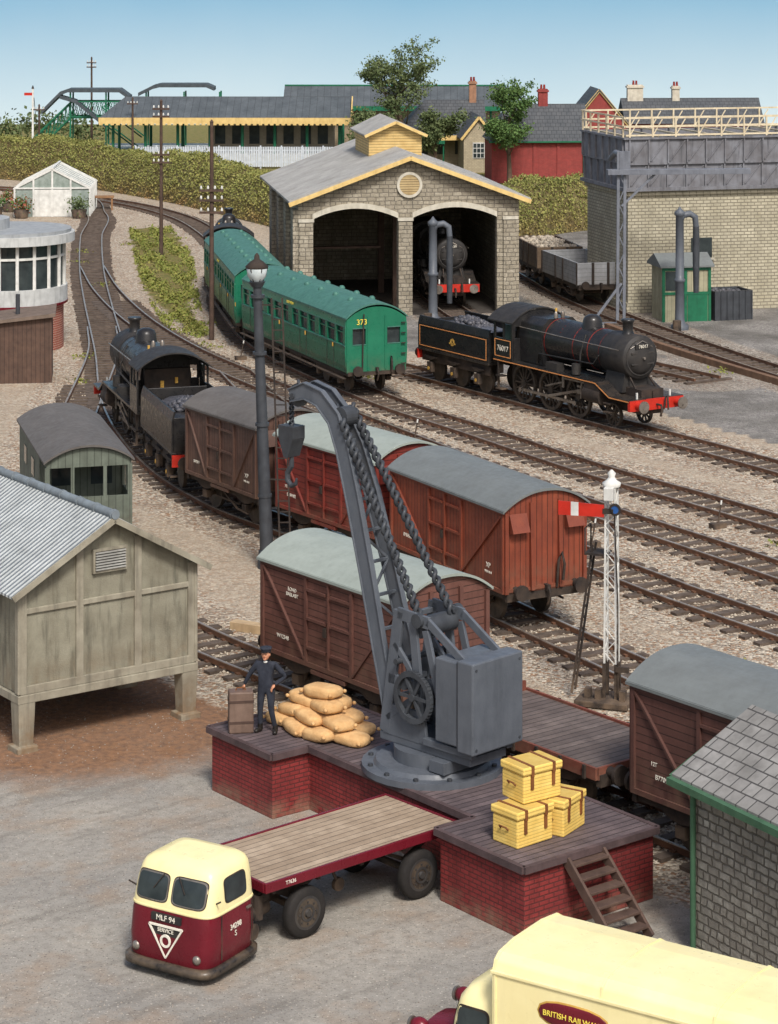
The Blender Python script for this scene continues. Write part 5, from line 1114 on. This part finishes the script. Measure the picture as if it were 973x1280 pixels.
for x in(1.2,2.6,4.2): o.p('windows',m_glass).box(x,x+.7,-.04,.02,1.2,2.4)
for x in(.7,3.1,5.5): o.p('awning_posts',m_ggreen).cyl((x,-1.7,0),(x,-1.7,2.6),.07,n=8)
o.p('sign',m_ggreen).box(1.6,3.2,-1.95,-1.85,2.2,2.5)
chimney(o,5.9,2.4,5,7.3,M('chimney_tan',(160,120,94),(128,96,76)),.6); o.done()
o=O('station_house',6.2,199.2,0,.08); k=o.p('walls',M('house_stone',(190,178,150),(158,146,122),pat='brick',bw=.3,bh=.12)); k.loft([[(0,y,0),(0,y,3.0),(1.25,y,4.6),(2.5,y,3.0),(2.5,y,0)] for y in(0,6)])
for s in(-1,1): o.p('roof',m_slate).loft([[(1.25,y,4.65),(1.25+s*1.55,y,2.75),(1.25+s*1.55,y,2.85),(1.25,y,4.78)] for y in(-.25,6)]); o.p('bargeboards',m_ycream).beam((1.25,-.27,4.62),(1.25+s*1.5,-.27,2.75),.06,.2)
o.p('window_frame',m_white).box(.75,1.75,-.06,.0,1.2,2.5)
for i in range(3):
    for j_ in range(3): o.p('window_panes',m_glass).box(.8+i*.31,1.06+i*.31,-.075,-.05,1.26+j_*.41,1.6+j_*.41)
o.done()
o=O('brick_goods_office',8.1,189.4,0,.06); k=o.p('walls',rb); k.box(0,7.6,0,5.5,0,3.3)
o.p('roof',m_slate).loft([[(-.2,-.3,3.3),(-.2,5.8,3.3),(7.8,5.8,3.3),(7.8,-.3,3.3)],[(1.6,2.7,6.1),(1.6,2.8,6.1),(7.8,2.8,6.1),(7.8,2.7,6.1)]]); o.p('gutters',m_ggreen).box(-.25,7.8,-.36,-.28,3.2,3.32); o.p('drainpipes',m_ggreen).cyl((7.3,-.1,0),(7.3,-.1,3.3),.07,n=8)
for x in(1.5,3.4,5.3): k.box(x-.12,x+.12,-.08,0,0,3.2)
chimney(o,4.4,2.8,5.4,7.3,rb,.75); o.done()
o=O('brick_house',15.0,196,0,.06); k=o.p('walls',rb); k.loft([[(0,y,0),(0,y,4.2),(2.2,y,6.9),(4.4,y,4.2),(4.4,y,0)] for y in(0,5)]); o.p('bargeboards',m_ycream).beam((-.2,-.1,4.1),(2.2,-.1,7.0),.06,.22); o.p('bargeboards',m_ycream).beam((4.6,-.1,4.1),(2.2,-.1,7.0),.06,.22)
for s in(-1,1): o.p('roof',m_slate).loft([[(2.2,y,6.95),(2.2+s*2.5,y,4),(2.2+s*2.5,y,4.1),(2.2,y,7.1)] for y in(-.2,5.2)])
k.box(4.4,16,1,5,0,4.2); o.p('roof',m_slate).loft([[(x,.6,4.2),(x,3,6.2),(x,5.4,4.2)] for x in(4.4,16)])
chimney(o,5.6,3,5.5,7.3,M('chimney_stone',(200,194,178),(170,162,146)),1.3); chimney(o,9.0,3,5.5,7.2,rb,.6); o.done()
# small yard details
o=O('timber_baulk',-3.9,61.2,0,-.5); o.p('beam',M('new_timber',(190,166,132),(160,136,104)),.01).box(-.1,1.1,-.15,.15,0,.22); o.done()
for x,y,r in((5.9,69.9,.5),(9.9,72.3,.5),(.9,85.4,.5),(-6.4,103.6,.3)):
    o=O('point_lever',x,y,0,r); o.p('box',m_frame,.01).cb(0,0,0,.5,.25,.16); o.p('lever',m_frame).tube([(0,0,.1),(.12,0,.7)],.025,6); o.p('handle',m_white).tube([(.12,0,.7),(.14,0,.82)],.03,6); o.done()
print('objects',len(bpy.data.objects),'faces',sum(len(m.polygons) for m in bpy.data.meshes))
